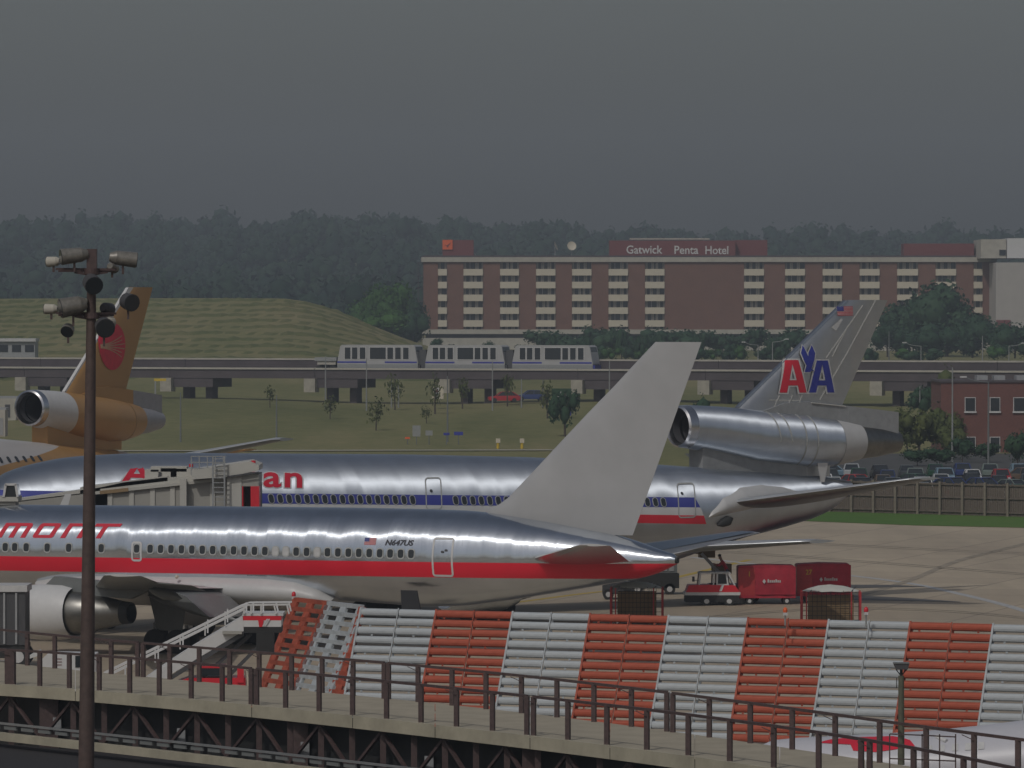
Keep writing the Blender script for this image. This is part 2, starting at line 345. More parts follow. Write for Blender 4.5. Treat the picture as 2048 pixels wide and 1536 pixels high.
for i in range(4300):
    yy = RNG.uniform(0, 1); D = 1380 + 1440 * yy ** 0.8; px = RNG.uniform(-80, 2130); X = (px - 1024) / F * D
    if px > 840 and px < 2000 and D < 1450: continue
    r_ = RNG.choice([RNG.uniform(2.8, 5.5), RNG.uniform(5, 9.5)], p=[.7, .3]); hz = r_ * RNG.uniform(.7, 1.3)
    pts.append((X, D, float(height(X, D)) + hz * .8)); sz.append((r_, hz))
for px in np.arange(-60, 2120, 11):
    D = RNG.uniform(2720, 2830); X = (px - 1024) / F * D; r_ = RNG.choice([RNG.uniform(3, 6), RNG.uniform(6, 11)], p=[.7, .3]); hz = r_ * RNG.uniform(.6, 1.1)
    pts.append((X, D, float(height(X, D)) + hz * .75 + RNG.uniform(0, 2.2))); sz.append((r_, hz))
forest('woodland', 'wooded ridge of dense trees fading into haze along the skyline', pts, sz, FT, M['leaf_far'])
BT = [crown_template(40 + i, 1700, .06, lobes=15) for i in range(4)]
ST = [crown_template(60 + i, 420, .08, lobes=8) for i in range(4)]
XT = [crown_template(80 + i, 150, .12, lobes=9, core=False) for i in range(3)]
TM = {}
def tree(px, D, h, wd, label, leaf='leaf', tm=BT, tn='b', name='tree', cat='tree', trunk=.25, group=None, sink=0, gz=None):
    X = (px - 1024) / F * D; z0 = float(height(X, D)) if gz is None else gz
    t = thing(name, label, cat, (X, D, z0 - sink), RNG.uniform(0, 6.28), group)
    k = RNG.integers(len(tm)); key = (tn, k, leaf)
    if key not in TM: TM[key] = tri_mesh('crown', tm[k][0], tm[k][1], M[leaf])
    c = link(TM[key], 'crown', t); ch = h * (1 - trunk); c.location = (0, 0, h - ch * .53); c.scale = (wd / 2, wd / 2, ch / 2 * 1.12)
    mb = MB(); r = max(.04, h * .022); top = Vector((0, 0, h * .75)); mb.tube((0, 0, -.3), (r * .5, 0, h * .4), r, r * .7, 8); mb.tube((r * .5, 0, h * .4), top, r * .7, r * .25, 8)
    for i in range(5):
        a = i * 1.3; zz = h * (.3 + .08 * i); mb.tube((r * .4, 0, zz), (math.cos(a) * wd * .28, math.sin(a) * wd * .28, zz + h * .2), r * .4, r * .1, 6)
    mb.build('trunk', M['bark'], t); return t
# copse left of the hotel
for i, (px, D, h, wd, l, lf) in enumerate([
    (712, 1230, 12.5, 13, 'broad green tree at the left end of the copse beside the hotel', 'leaf'),
    (748, 1215, 15, 12, 'tall green tree second from the left in the copse beside the hotel', 'leaf'),
    (780, 1205, 16.5, 13, 'tallest bright green tree in the copse beside the hotel', 'leaf'),
    (812, 1215, 15.5, 12, 'green tree nearest the hotel corner in the copse', 'leaf_dark'),
    (690, 1290, 10, 12, 'low dark tree behind the left end of the copse', 'leaf_dark'),
    (826, 1180, 9, 8, 'small bushy tree in front of the hotel corner', 'leaf_dark'),
    (770, 1170, 8, 12, 'low spreading bush at the foot of the copse', 'leaf'),
    (560, 1240, 6, 9, 'lone round tree on the left behind the terraced mound', 'leaf_dark'),
    (430, 1260, 7, 10, 'round tree behind the crest of the terraced mound', 'leaf_far'),
    (60, 1270, 7, 12, 'bushy tree behind the mound at the far left', 'leaf'),
    (1893, 1120, 17.5, 19, 'large round green tree in front of the right part of the hotel', 'leaf_dark'),
    (1818, 1130, 13.5, 17, 'broad dark tree left of the large round tree by the hotel', 'leaf_dark'),
    (1945, 1090, 10, 12, 'smaller tree at the right foot of the large round tree', 'leaf_dark'),
    (1775, 1110, 8.5, 9, 'low dark tree right behind the red and blue lettered tail', 'leaf_dark'),
    (2030, 1060, 8, 11, 'round bush tree at the right edge before the pale building', 'leaf_dark'),
    (1860, 1080, 8, 12, 'low tree beneath the large round tree by the viaduct', 'leaf_dark')]):
    tree(px, D, h, wd, l, lf, trunk=.03)
# shrub belt in front of the hotel
words = ['first', 'second', 'third', 'fourth', 'fifth', 'sixth', 'seventh', 'eighth', 'ninth', 'tenth', 'eleventh', 'twelfth', 'thirteenth', 'fourteenth', 'fifteenth', 'sixteenth', 'seventeenth', 'eighteenth', 'nineteenth', 'twentieth']
bx = [870, 905, 985, 1042, 1085, 1120, 1155, 1190, 1225, 1262, 1298, 1332, 1368, 1405, 1440, 1475, 1512, 1555, 1590, 1640]
for i, px in enumerate(bx):
    big = px > 1060
    tree(px + RNG.uniform(-5, 5), 1060 + RNG.uniform(-30, 60), (5.6 if big else 3.0) * RNG.uniform(.85, 1.2), (6.2 if big else 2.6) * RNG.uniform(1.15, 1.55), words[i] + ' shrub from the left in the dark belt of young trees before the hotel', 'leaf_dark', ST, 's', 'shrub', 'shrub', .0, 'young trees planted in front of the hotel')
for i, px in enumerate([1105, 1172, 1243, 1285, 1320, 1396, 1545, 1575]):
    tree(px, 1010 + RNG.uniform(-15, 15), RNG.uniform(4.6, 6.4), 3.0, words[i] + ' slim conifer from the left rising from the shrub belt before the hotel', 'leaf_dark', ST, 's', 'conifer', 'tree', .0, 'slim conifers before the hotel')
for i, px in enumerate(list(range(1092, 1500, 22)) + [1530, 1568, 1610, 1655, 1745, 1800, 1835, 1870, 1990, 2010]):
    wn = words[i % 20] + (' low bush' if i < 20 else ' squat bush')
    tree(px + RNG.uniform(-6, 6), 1000 + RNG.uniform(-12, 30), RNG.uniform(2.6, 4.2), RNG.uniform(3.5, 5.5), wn + ' from the left filling the foot of the planting before the hotel', 'leaf_dark' if i % 3 else 'leaf', ST, 's', 'low_bush', 'bush', .0, 'low bushes before the hotel', sink=.4)
# saplings on the grass bank
for i, (px, D, h, wd) in enumerate([(752, 672, 4.2, 3.2), (660, 700, 3.2, 2.4), (853, 690, 2.4, 1.8), (870, 720, 5.5, 2.6), (1095, 700, 5.0, 3.0), (790, 735, 5.2, 3.0), (925, 740, 5.0, 2.4), (1015, 745, 5.2, 2.4), (540, 730, 3.2, 1.8)]):
    tree(px, D, h, wd, words[i] + ' thin sapling planted on the grass bank below the viaduct', 'leaf_olive', XT, 'x', 'sapling', 'sapling', .12, 'saplings on the grass bank')
# scrub right of the silver tail
for i, (px, D, h, wd, lf) in enumerate([(1838, 575, 6.2, 6, 'leaf_olive'), (1872, 590, 5.4, 5, 'leaf_olive'), (1815, 600, 4.4, 4, 'leaf_olive'), (1900, 570, 4.2, 4.4, 'leaf_olive'), (1925, 560, 3.0, 3.4, 'leaf_dark'), (1880, 545, 2.2, 4.5, 'leaf_dark'), (1835, 548, 2.0, 4, 'leaf_dark'), (1975, 560, 2.4, 4, 'leaf_dark'), (2035, 540, 4.2, 3.2, 'leaf_dark'), (1790, 640, 4, 4.5, 'leaf_olive'), (1400, 640, 5.5, 4, 'leaf_dark'), (1130, 655, 6.6, 4.2, 'leaf_dark'), (1905, 600, 5, 4, 'leaf_olive'), (1850, 700, 5.5, 5, 'leaf_dark'), (1890, 720, 6, 5, 'leaf_olive')]):
    tree(px, D, h, wd, words[i] + ' bushy shrub in the scrub between the car park and the viaduct', lf, ST, 's', 'bush', 'bush', .0, 'scrub bushes beyond the car park')
# ---------------------------------------------------------------- hotel
HD = 1280.0; HS = F / HD
def hx(px): return (px - 847) / HS
def hz(py): return H0 + (YH - py) / HS
hotel = thing('hotel_building', 'long six-storey red brick hotel with cream balcony panels and rooftop name sign', 'building', ((847 - 1024) / HS, HD, 0))
zt = hz(524); zb = hz(659)
cols = [(876, 894), (927, 966), (1000, 1038), (1072, 1111), (1144, 1183), (1217, 1256), (1290, 1329), (1488, 1528), (1570, 1610), (1645, 1684), (1719, 1759), (1794, 1836), (1871, 1912), (1947, 1965)]
edges = [847] + [e for c in cols for e in c] + [1991]
for i in range(0, len(edges), 2):
    MB().box((hx(edges[i]), 0, zb), (hx(edges[i + 1]), 16, zt)).build('wall', M['brick'], hotel)
MB().box((0.01, 1.4, zb), (hx(1991) - .01, 15.9, zt - .01)).build('inner_wall', M['darkgrey'], hotel)
MB().box((-.5, -.5, zt), (hx(1993), 16.5, hz(514.5))).build('cornice', M['palecon'], hotel)
MB().box((-.2, .2, hz(514.5)), (hx(1991), 16, hz(511))).build('roof', M['viaduct'], hotel)
MB().box((-.3, -.4, hz(668)), (hx(1993), 16.4, zb)).build('podium_band', M['palecon'], hotel)
MB().box((.5, 1.0, hz(676)), (hx(1990), 16, hz(668))).build('podium_glazing', M['darkgrey'], hotel)
MB().box((-.2, -.3, hz(705)), (hx(1992), 16.2, hz(676))).build('podium_wall', M['palecon'], hotel)
winmesh = {}
for ci, (a, b) in enumerate(cols):
    wd = hx(b) - hx(a)
    for r in range(6):
        z1 = hz(525 + 25.6 * r); z0 = hz(538 + 25.6 * r); zz = hz(551 + 25.6 * r if r < 5 else 658.8)
        MB().box((hx(a) + .01, -.35, zz), (hx(b) - .01, 1.2, z0)).build('balcony_panel', M['cream'], hotel)
        wk = round(wd, 1), (ci * 7 + r * 3) % 4
        hgt = z1 - z0
        if wk not in winmesh:
            g = MB().box((0, 0, 0), (wd, .12, hgt)).mesh('window', M['glass'])
            f = MB(); nb = 3 if wd > 3 else 1
            for q in range(nb + 1): f.box((wd * q / nb - .06, -.06, 0), (wd * q / nb + .06, 0, hgt))
            c = MB(); rr = random.Random(wk[1] * 11 + 3)
            for q in range(nb):
                x0 = wd * q / nb + .12; ww = wd / nb
                if rr.random() < .8: c.box((x0, -.03, .0), (x0 + ww * rr.uniform(.12, .35), -.005, hgt * .97))
                if rr.random() < .8: c.box((x0 + ww * rr.uniform(.55, .75), -.03, .0), (x0 + ww * .86, -.005, hgt * .97))
            winmesh[wk] = (g, f.mesh('frame', M['grey_paint']), c.mesh('curtain', M['curtain']))
        g, f, c = winmesh[wk]
        wo = link(g, 'window', hotel, (hx(a), .9, z0)); link(f, 'frame', wo); link(c, 'curtain', wo)
        MB().box((hx(a), 0, z1), (hx(b), 1.2, z1 + .12)).build('lintel', M['brick'], hotel) if r == 0 else None
for (a, b, t, nm, m_, dep) in [(885, 947, 480, 'penthouse', 'maroon', 9), (1219, 1471, 481, 'penthouse', 'maroon', 9), (1808, 1949, 487, 'penthouse', 'maroon', 9)]:
    MB().box((hx(a), 1.2, hz(511)), (hx(b), 1.2 + dep, hz(t))).build(nm, M[m_], hotel)
MB().box((hx(1471), 3.4, hz(511)), (hx(1536), 12, hz(480))).build('plant_room', M['maroon'], hotel)
MB().box((hx(1260), 3, hz(479)), (hx(1420), 8, hz(476))).build('roof_vent', M['palecon'], hotel)
MB().box((hx(885), .9, hz(499)), (hx(905), 1.19, hz(479.5))).build('sign_panel', M['signorange'], hotel)
# small dark bird-like mark on the orange panel, and the name in white letters
MB().prism([(hx(889), .88, hz(488)), (hx(893), .88, hz(491)), (hx(902), .88, hz(485)), (hx(895), .88, hz(495))], (0, -.05, 0)).build('emblem', M['maroon'], hotel)
for s, a, b, y0 in (('Gatwick', 1253, 1325, 507), ('Penta', 1349, 1397, 507.5), ('Hotel', 1411, 1457, 508)):
    me = text_mb(s, 2.6, .035); vx = [v.co.x for v in me.vertices]; k = (hx(b) - hx(a)) / (max(vx) - min(vx)); mn = min(vx)
    map_text('letters', me, lambda u, v: (hx(a) + (u - mn) * k, 1.1, hz(y0) + v), M['white'], hotel, 9)
for px, py, tx in ((1110, 493, 80), (1143, 492, 12)):
    t = thing('satellite_dish', 'cream satellite dish seen edge-on on the hotel roof' if px < 1120 else 'round cream satellite dish facing the airfield on the hotel roof', 'satellite dish', tuple(P(px, 511, HD + 6)))
    mb = MB(); rings = []
    for k in range(6):
        r_ = 1.05 * k / 5 + .001; rings.append([(r_ * math.cos(q * math.tau / 20), -.25 * (k / 5) ** 2, r_ * math.sin(q * math.tau / 20)) for q in range(20)])
    mb.loft(rings, cap=False); d = mb.build('dish', M['cream'], t, True); d.location = (0, 0, 2.1); d.rotation_euler = (rad(-18), 0, rad(tx))
    MB().tube((0, .4, -.2), (0, .4, 2.0), .09).build('mount', M['galv'], t)
# pale building to the right of the hotel
t = thing('annexe_building', 'pale rendered block with a dark recess right of the brick hotel', 'building', tuple(P(1991, 705, 1262)))
M['render'] = mat('pale_render', (.4, .38, .36), .85, var=.06, scale=.4)
s_ = 1262 / F
MB().box((0.1, 0, 0), (90 * s_, 30, (705 - 525) * s_)).build('wall', M['render'], t)
MB().box((-25 * s_, 6, (705 - 516) * s_), (26 * s_, 26, (705 - 478) * s_)).build('roof_tower', M['palecon'], t)
MB().box((27 * s_, 5, (705 - 516) * s_), (90 * s_, 26, (705 - 476) * s_)).build('roof_block', M['white'], t)
MB().box((12 * s_, 5.8, (705 - 510) * s_), (25 * s_, 6.2, (705 - 499) * s_)).build('opening', M['glass'], t)
MB().box((0.15, -.3, (705 - 662) * s_), (30 * s_, -.05, (705 - 640) * s_)).build('doorway', M['maroon'], t)
# fire-escape frame at the hotel's left end
t = thing('fire_escape', 'thin steel stair frame against the left end of the brick hotel', 'fire escape', ((836 - 1024) / HS, HD + 2, hz(700)))
mb = MB()
for x in (0, 1.1): mb.bar((x, 0, 0), (x, 0, 19.5), .14)
mb.build('frame', M['viaduct'], t)
for k in range(7): MB().box((-.1, -.5, 2.2 + 2.88 * k), (1.2, .8, 2.35 + 2.88 * k)).build('landing', M['viaduct'], t)
# ---------------------------------------------------------------- viaduct with the people mover
ang = math.atan2(735 - 790, (2048 - 0) / F * 765)
vorg = Vector((-68.6, 788, 0)); vdir = Vector((math.cos(ang), math.sin(ang), 0)); vrot = ang
def von(px, off=0.0):
    """distance along the viaduct at photo column px (off = towards the camera)"""
    k = (px - 1024) / F; nx, ny = -math.sin(ang) * -off, math.cos(ang) * -off
    ox = vorg.x + nx; oy = vorg.y + ny
    return (k * oy - ox) / (vdir.x - k * vdir.y)
via = thing('viaduct', 'twin-beam concrete viaduct carrying the people mover across the view', 'viaduct', tuple(vorg), vrot)
# local: x along, y away from the camera
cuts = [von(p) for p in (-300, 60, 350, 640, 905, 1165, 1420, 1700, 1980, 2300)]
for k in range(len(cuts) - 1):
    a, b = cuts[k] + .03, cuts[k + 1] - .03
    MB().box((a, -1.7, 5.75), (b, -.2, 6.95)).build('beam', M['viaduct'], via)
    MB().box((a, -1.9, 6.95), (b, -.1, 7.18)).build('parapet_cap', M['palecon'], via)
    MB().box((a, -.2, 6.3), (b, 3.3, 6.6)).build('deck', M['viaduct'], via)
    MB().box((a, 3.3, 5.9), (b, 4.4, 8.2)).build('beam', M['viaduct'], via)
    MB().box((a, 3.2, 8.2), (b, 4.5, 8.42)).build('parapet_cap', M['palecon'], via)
for i, px in enumerate([55, 345, 632, 900, 1165, 1418, 1762, 2030]):
    x = von(px); D = vorg.y + x * vdir.y; g = float(height(vorg.x + x * vdir.x, D))
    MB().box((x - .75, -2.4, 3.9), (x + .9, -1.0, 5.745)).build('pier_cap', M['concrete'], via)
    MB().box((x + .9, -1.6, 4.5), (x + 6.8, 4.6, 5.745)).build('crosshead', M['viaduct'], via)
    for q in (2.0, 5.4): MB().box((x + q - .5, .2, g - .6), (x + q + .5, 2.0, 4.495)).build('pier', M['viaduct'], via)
def car_body(mb, L=11.6):
    pass
M['carbody'] = mat('people_mover_white', (.36, .36, .36), .4, var=.06, scale=.5)
M['skirt'] = mat('people_mover_skirt', (.24, .25, .25), .5, var=.1)
tr = math.radians(0)
for i, (p0, p1, lab) in enumerate([(671, 832, 'rear white people mover car at the left end of the train'), (847, 1006, 'middle white people mover car of the three-car train'), (1021, 1182, 'leading white people mover car with its dark windscreen at the right')]):
    x0 = von(p0, .3); x1 = von(p1, .3); L = x1 - x0; z0 = 6.75; zt_ = 10.35
    t = thing('people_mover_car', lab, 'train car', tuple(vorg + vdir * x0 + Vector((-vdir.y, vdir.x, 0)) * .3 + Vector((0, 0, z0))), vrot, 'three-car people mover train')
    W_ = 2.7; e = .95
    def ring(x, ins, zb_=0.25, zt2=3.35, w=W_):
        return None
    # body: long prism with raked ends, side profile
    prof = [(0.0, .35), (-.12 + .1, .9), (.5, zt_ - z0 - .12), (.75, zt_ - z0), (L - .75, zt_ - z0), (L - .5, zt_ - z0 - .12), (L, .9), (L - .1, .35)]
    prof = [(0.0, .35), (0.0, 1.15), (.42, 3.35), (.7, 3.55), (L - .7, 3.55), (L - .42, 3.35), (L, 1.15), (L, .35)]
    MB().prism([(x, 0, z) for x, z in prof], (0, W_, 0)).build('body', M['carbody'], t)
    MB().box((.25, .1, -.05), (L - .25, W_ - .1, .349)).build('skirt', M['skirt'], t)
    MB().box((.02, -.02, .36), (L - .02, -.001, .95)).build('lower_panel', M['skirt'], t)
    wz0, wz1 = 1.65, 3.2
    def win(a, b):
        f = MB().box((a - .09, -.05, wz0 - .09), (b + .09, -.002, wz1 + .09)).build('window', M['lightgrey'], t)
        MB().box((a, -.08, wz0), (b, -.05, wz1)).build('pane', M['glass'], f)
    for a, b in ((.075, .145), (.165, .232), (.262, .33), (.388, .585), (.605, .675), (.702, .77), (.8, .868)): win(a * L + .25, b * L + .25)
    for a, b in ((.0, .37), (.59, .99)): MB().box((a * L + .03, -.035, 1.12), (b * L, -.021, 1.32)).build('stripe', M['blue'], t)
    # raked end walls
    for s, xe in ((1, L), (-1, 0)):
        X_ = lambda d: xe + s * d
        MB().add([(X_(.02), .15, .9), (X_(.02), W_ - .15, .9), (X_(-.4), W_ - .2, 3.3), (X_(-.4), .2, 3.3), (X_(-.2), .15, .9), (X_(-.6), .2, 3.3), (X_(-.2), W_ - .15, .9), (X_(-.6), W_ - .2, 3.3)],
                 [(0, 1, 2, 3), (4, 5, 7, 6) if False else (4, 0, 3, 5), (1, 6, 7, 2), (3, 2, 7, 5), (0, 4, 6, 1), (4, 5, 7, 6)]).build('windscreen', M['glass'], t)
    MB().box((L, .2, .35), (L + .25, W_ - .2, .9)).build('bumper', M['blue' if i == 2 else 'darkgrey'], t)
    if i < 2: MB().box((L + .02, .5, .4), (L + 1.0, W_ - .5, 2.9)).build('gangway', M['darkgrey'], t)
    for q in (.2, .8):
        for y in (.2, W_ - .5):
            MB().tube((q * L, y, -.02), (q * L, y + .3, -.02), .42, n=14).build('wheel', M['black'], t)
t = thing('service_vehicle', 'low pale maintenance trolley standing on the guideway left of the train', 'rail vehicle', tuple(vorg + vdir * von(624) + Vector((-vdir.y, vdir.x, 0)) * .9 + Vector((0, 0, 6.6))), vrot)
MB().box((0, 0, 1.5), (3.2, 1.8, 2.0)).build('platform', M['galv'], t); MB().box((.3, .2, 1.0), (3.0, 1.6, 1.499)).build('chassis', M['palecon'], t)
for q in (.6, 2.6): MB().tube((q, .1, .45), (q, 1.7, .45), .45).build('wheel', M['black'], t); MB().box((q - .1, .3, .5), (q + .1, 1.5, .999)).build('axle_bracket', M['darkgrey'], t)
# low grey building at far left behind the viaduct
t = thing('low_building', 'low flat-roofed grey building behind the viaduct at the left edge', 'building', tuple(P(-40, 716, 880)))
s_ = 880 / F
MB().box((0, 0, -1), (110 * s_, 6, 33 * s_)).build('wall', M['grey_paint'], t); MB().box((-.3, -.5, 33 * s_), (112 * s_, 6.5, 39 * s_)).build('roof', M['lightgrey'], t)
for k in range(4): MB().box(((12 + 26 * k) * s_, -.06, 12 * s_), ((30 + 26 * k) * s_, -.005, 26 * s_)).build('window', M['glass'], t)
# brick office at the right
BD = 600.0; bs = BD / F
t = thing('office_building', 'two-storey dark brick office with white window sills at the right edge', 'building', tuple(P(1882, 915, BD)))
MB().box((0, 0, -1), (240 * bs, 14, 150 * bs)).build('wall', M['brick2'], t)
MB().box((-.15, -.15, 150 * bs), (241 * bs, 14.1, 154 * bs)).build('parapet_coping', M['viaduct'], t)
for py in (822, 905):
    for a, b in ((1931, 1950), (1981, 1999), (2028, 2054), (2078, 2098)):
        x0, x1 = (a - 1882) * bs, (b - 1882) * bs; z0 = (915 - py) * bs; z1 = (915 - py + (26 if py < 850 else 30)) * bs
        f = MB().box((x0 - .08, -.07, z0 - .02), (x1 + .08, -.005, z1 + .08)).build('window', M['lightgrey'], t)
        MB().box((x0, -.1, z0), (x1, -.071, z1)).build('pane', M['glass'], f)
        MB().box((x0 - .15, -.22, z0 - .2), (x1 + .15, -.005, z0 - .03)).build('sill', M['white'], t)
for a in (1960, 1995, 2040): MB().box(((a - 1882) * bs, 4, 154 * bs), ((a + 22 - 1882) * bs, 7, 163 * bs)).build('roof_plant', M['grey_paint'], t)
# ---------------------------------------------------------------- fence on the lawn edge
def gpt(px, py): return G(px, py)
fa = G(1240, 1012); fb = G(2110, 1036); fdir = (fb - fa); fl = fdir.length; fdir.normalize(); fang = math.atan2(fdir.y, fdir.x)
M['fencewood'] = mat('weathered_wood', (.13, .105, .085), .9, var=.25, scale=.8, stretch=(4, 4, .4))
M['fencepost'] = mat('fence_post_wood', (.19, .165, .13), .9, var=.15)
t = thing('timber_fence', 'tall weathered timber fence with posts and rails behind the mown grass', 'fence', tuple(fa), fang)
n_ = 200; wdt = fl / n_
bme = [MB().box((.012, 0, .02), (wdt - .012, .03, 2.3 + .05 * k)).mesh('board', M['fencewood']) for k in range(3)]
vis = 0
for k in range(n_):
    o = link(bme[random.randrange(3)], 'board', t, (k * wdt, random.uniform(0, .02), 0))
np_ = int(fl / 1.95); pm = MB().box((-.09, -.22, 0), (.09, -.105, 2.45)).mesh('post', M['fencepost'])
for k in range(np_ + 1): link(pm, 'post', t, (k * fl / np_, 0, 0))
for z in (.22, 1.25, 2.2): MB().box((0, -.1, z), (fl, -.005, z + .12)).build('rail', M['fencewood'], t)
# ---------------------------------------------------------------- parked cars
def car_meshes():
    L, W_ = 4.2, 1.65
    def sec(x, hw, z0, z1): return [(x, -hw, z0), (x, hw, z0), (x, hw * 1.02, (z0 + z1) / 2), (x, hw * .93, z1), (x, -hw * .93, z1), (x, -hw * 1.02, (z0 + z1) / 2)]
    hull = MB().loft([sec(0, .68, .38, .62), sec(.12, .78, .26, .74), sec(1.1, .82, .24, .86), sec(3.3, .82, .24, .9), sec(4.05, .8, .26, .86), sec(4.2, .72, .38, .75)])
    def c(x, hw, z): return [(x, -hw, z), (x, hw, z)]
    cab = MB(); b = [(1.05, .74, .86), (1.75, .6, 1.36), (3.15, .6, 1.38), (3.95, .72, .88)]
    vs = [(x, s * w_, z) for x, w_, z in b for s in (-1, 1)]
    cab.add(vs, [(0, 1, 3, 2), (4, 5, 7, 6), (0, 2, 4, 6), (1, 7, 5, 3), (0, 6, 7, 1)])
    roof = MB().box((1.72, -.6, 1.37), (3.18, .6, 1.42)); 
    for s in (-1, 1):
        roof.bar((1.05, s * .74, .88), (1.75, s * .61, 1.38), .06); roof.bar((3.95, s * .73, .88), (3.15, s * .61, 1.38), .09); roof.bar((2.4, s * .8, .88), (2.4, s * .615, 1.38), .06)
    return hull, cab, roof
HULL, CAB, ROOF = car_meshes()
whm = MB().tube((0, -.09, 0), (0, .09, 0), .3, n=10).mesh('wheel', M['black'])
cabm = CAB.mesh('glazing', M['glass'])
lampm = MB().box((-.03, -.14, -.07), (.0, .14, .07)).mesh('headlight', M['lightgrey'])
colours = [('red', (.38, .02, .025)), ('dark blue', (.03, .05, .16)), ('silver', (.38, .4, .41)), ('white', (.65, .65, .65)), ('dark green', (.02, .07, .04)), ('pale blue', (.2, .3, .38)), ('dark grey', (.06, .07, .075)), ('brown', (.14, .1, .07)), ('grey green', (.16, .2, .18)), ('black', (.02, .02, .025))]
cmat = {}
rows = [(437, 1655, 46), (449, 1640, 46), (462, 1650, 46), (476, 1635, 46), (491, 1650, 46), (507, 1640, 46)]
ci = 0; rname = ['front row by the fence', 'second row behind the fence', 'third row behind the fence', 'fourth row behind the fence', 'fifth row behind the fence', 'rearmost row']
for ri, (D, px0, st) in enumerate(rows):
    px = px0 - 46; q = 0
    while px < 2090:
        cn, cc = colours[(ci * 7 + ri * 3 + (ci // 4)) % 10]
        if cn not in cmat:
            mm = mat('car_' + cn.replace(' ', '_'), cc, .28, var=.03); cmat[cn] = (mm, HULL.mesh('body', mm, True), ROOF.mesh('roof', mm))
        rz = rad(90 + random.uniform(-4, 4)) if ri % 2 == 0 else rad(-90 + random.uniform(-4, 4))
        if random.random() < .25: rz += rad(35)
        X = (px - 1024) / F * D
        t = thing('parked_car', f'{cn} car, {words[q]} from the left in the {rname[ri]}', 'car', (X, D + random.uniform(-.8, .8), .02), rz, 'cars in the car park behind the timber fence')
        s_ = random.uniform(.84, .98); t.scale = (s_, s_, s_ * random.uniform(.95, 1.08))
        link(cmat[cn][1], 'body', t, (-2.1, 0, 0)); link(cabm, 'glazing', t, (-2.1, 0, 0)); link(cmat[cn][2], 'roof', t, (-2.1, 0, 0))
        for x in (-1.35, 1.25):
            for y in (-.76, .76): link(whm, 'wheel', t, (x, y, .3))
        for y in (-.5, .5): link(lampm, 'headlight', t, (-2.1, y, .62))
        if random.random() < .93: ci += 1
        q += 1; px += F / D * 2.45
        ci += 0
# ---------------------------------------------------------------- aircraft
class Frame:
    """local frame of an aircraft: a forward of the reference point, l to port, z up"""
    def __init__(s, th, pxT, DT, X=None):
        s.c = math.cos(th); s.s = math.sin(th); s.D = DT; s.X = (pxT - 1024) / F * DT if X is None else X; s.rz = math.pi - th
    def a(s, px, l=0.0):
        k = (px - 1024) / F; return (s.X - l * s.s - k * (s.D - l * s.c)) / (s.c + k * s.s)
    def z(s, py, a, l=0.0):
        return H0 + (YH - py) / F * (s.D + a * s.s - l * s.c)
    def az(s, px, py, l=0.0):
        a = s.a(px, l); return a, s.z(py, a, l)
class Fus:
    def __init__(s, st, wr):
        """st: (a, ztop, zbot, width) sorted by a"""
        st = sorted(st); a = np.array([q[0] for q in st]); s.A = np.linspace(a[0], a[-1], 260)
        def sm(col, n=5):
            y = np.interp(s.A, a, [q[col] for q in st]); k = np.ones(n) / n; yp = np.pad(y, n // 2, mode='edge'); y2 = np.convolve(yp, k, 'valid'); y2[:2] = y[:2]; y2[-2:] = y[-2:]; return y2
        s.T = sm(1); s.B = sm(2); s.Wd = sm(3)
    def at(s, a): return float(np.interp(a, s.A, s.T)), float(np.interp(a, s.A, s.B)), float(np.interp(a, s.A, s.Wd))
    def l(s, a, z):
        t, b, w_ = s.at(a); h = (t - b) / 2; q = (z - (t + b) / 2) / h; return w_ / 2 * math.sqrt(max(0.0, 1 - q * q))
    def mesh(s, mb, n=64):
        rings = []
        for t, b, w_, a in zip(s.T, s.B, s.Wd, s.A):
            h = (t - b) / 2; c = (t + b) / 2; rings.append([(a, math.cos(i * math.tau / n) * w_ / 2, c + math.sin(i * math.tau / n) * h) for i in range(n)])
        return mb.loft(rings)
    def wrap(s, off=.012):
        return lambda a, z: (a, s.l(a, z) + off, z)
def foil(xle, xte, n=9, tc=.1):
    """closed aerofoil outline between leading edge xle and trailing edge xte (x decreasing aft): (x, t) pairs"""
    c = xle - xte; up = []
    for i in range(n + 1):
        t = (1 - math.cos(math.pi * i / n)) / 2; y = 5 * tc * (.2969 * math.sqrt(t) - .126 * t - .3516 * t * t + .2843 * t ** 3 - .1036 * t ** 4) * c
        up.append((xle - c * t, y + .004))
    return up + [(x, -y) for x, y in reversed(up)]
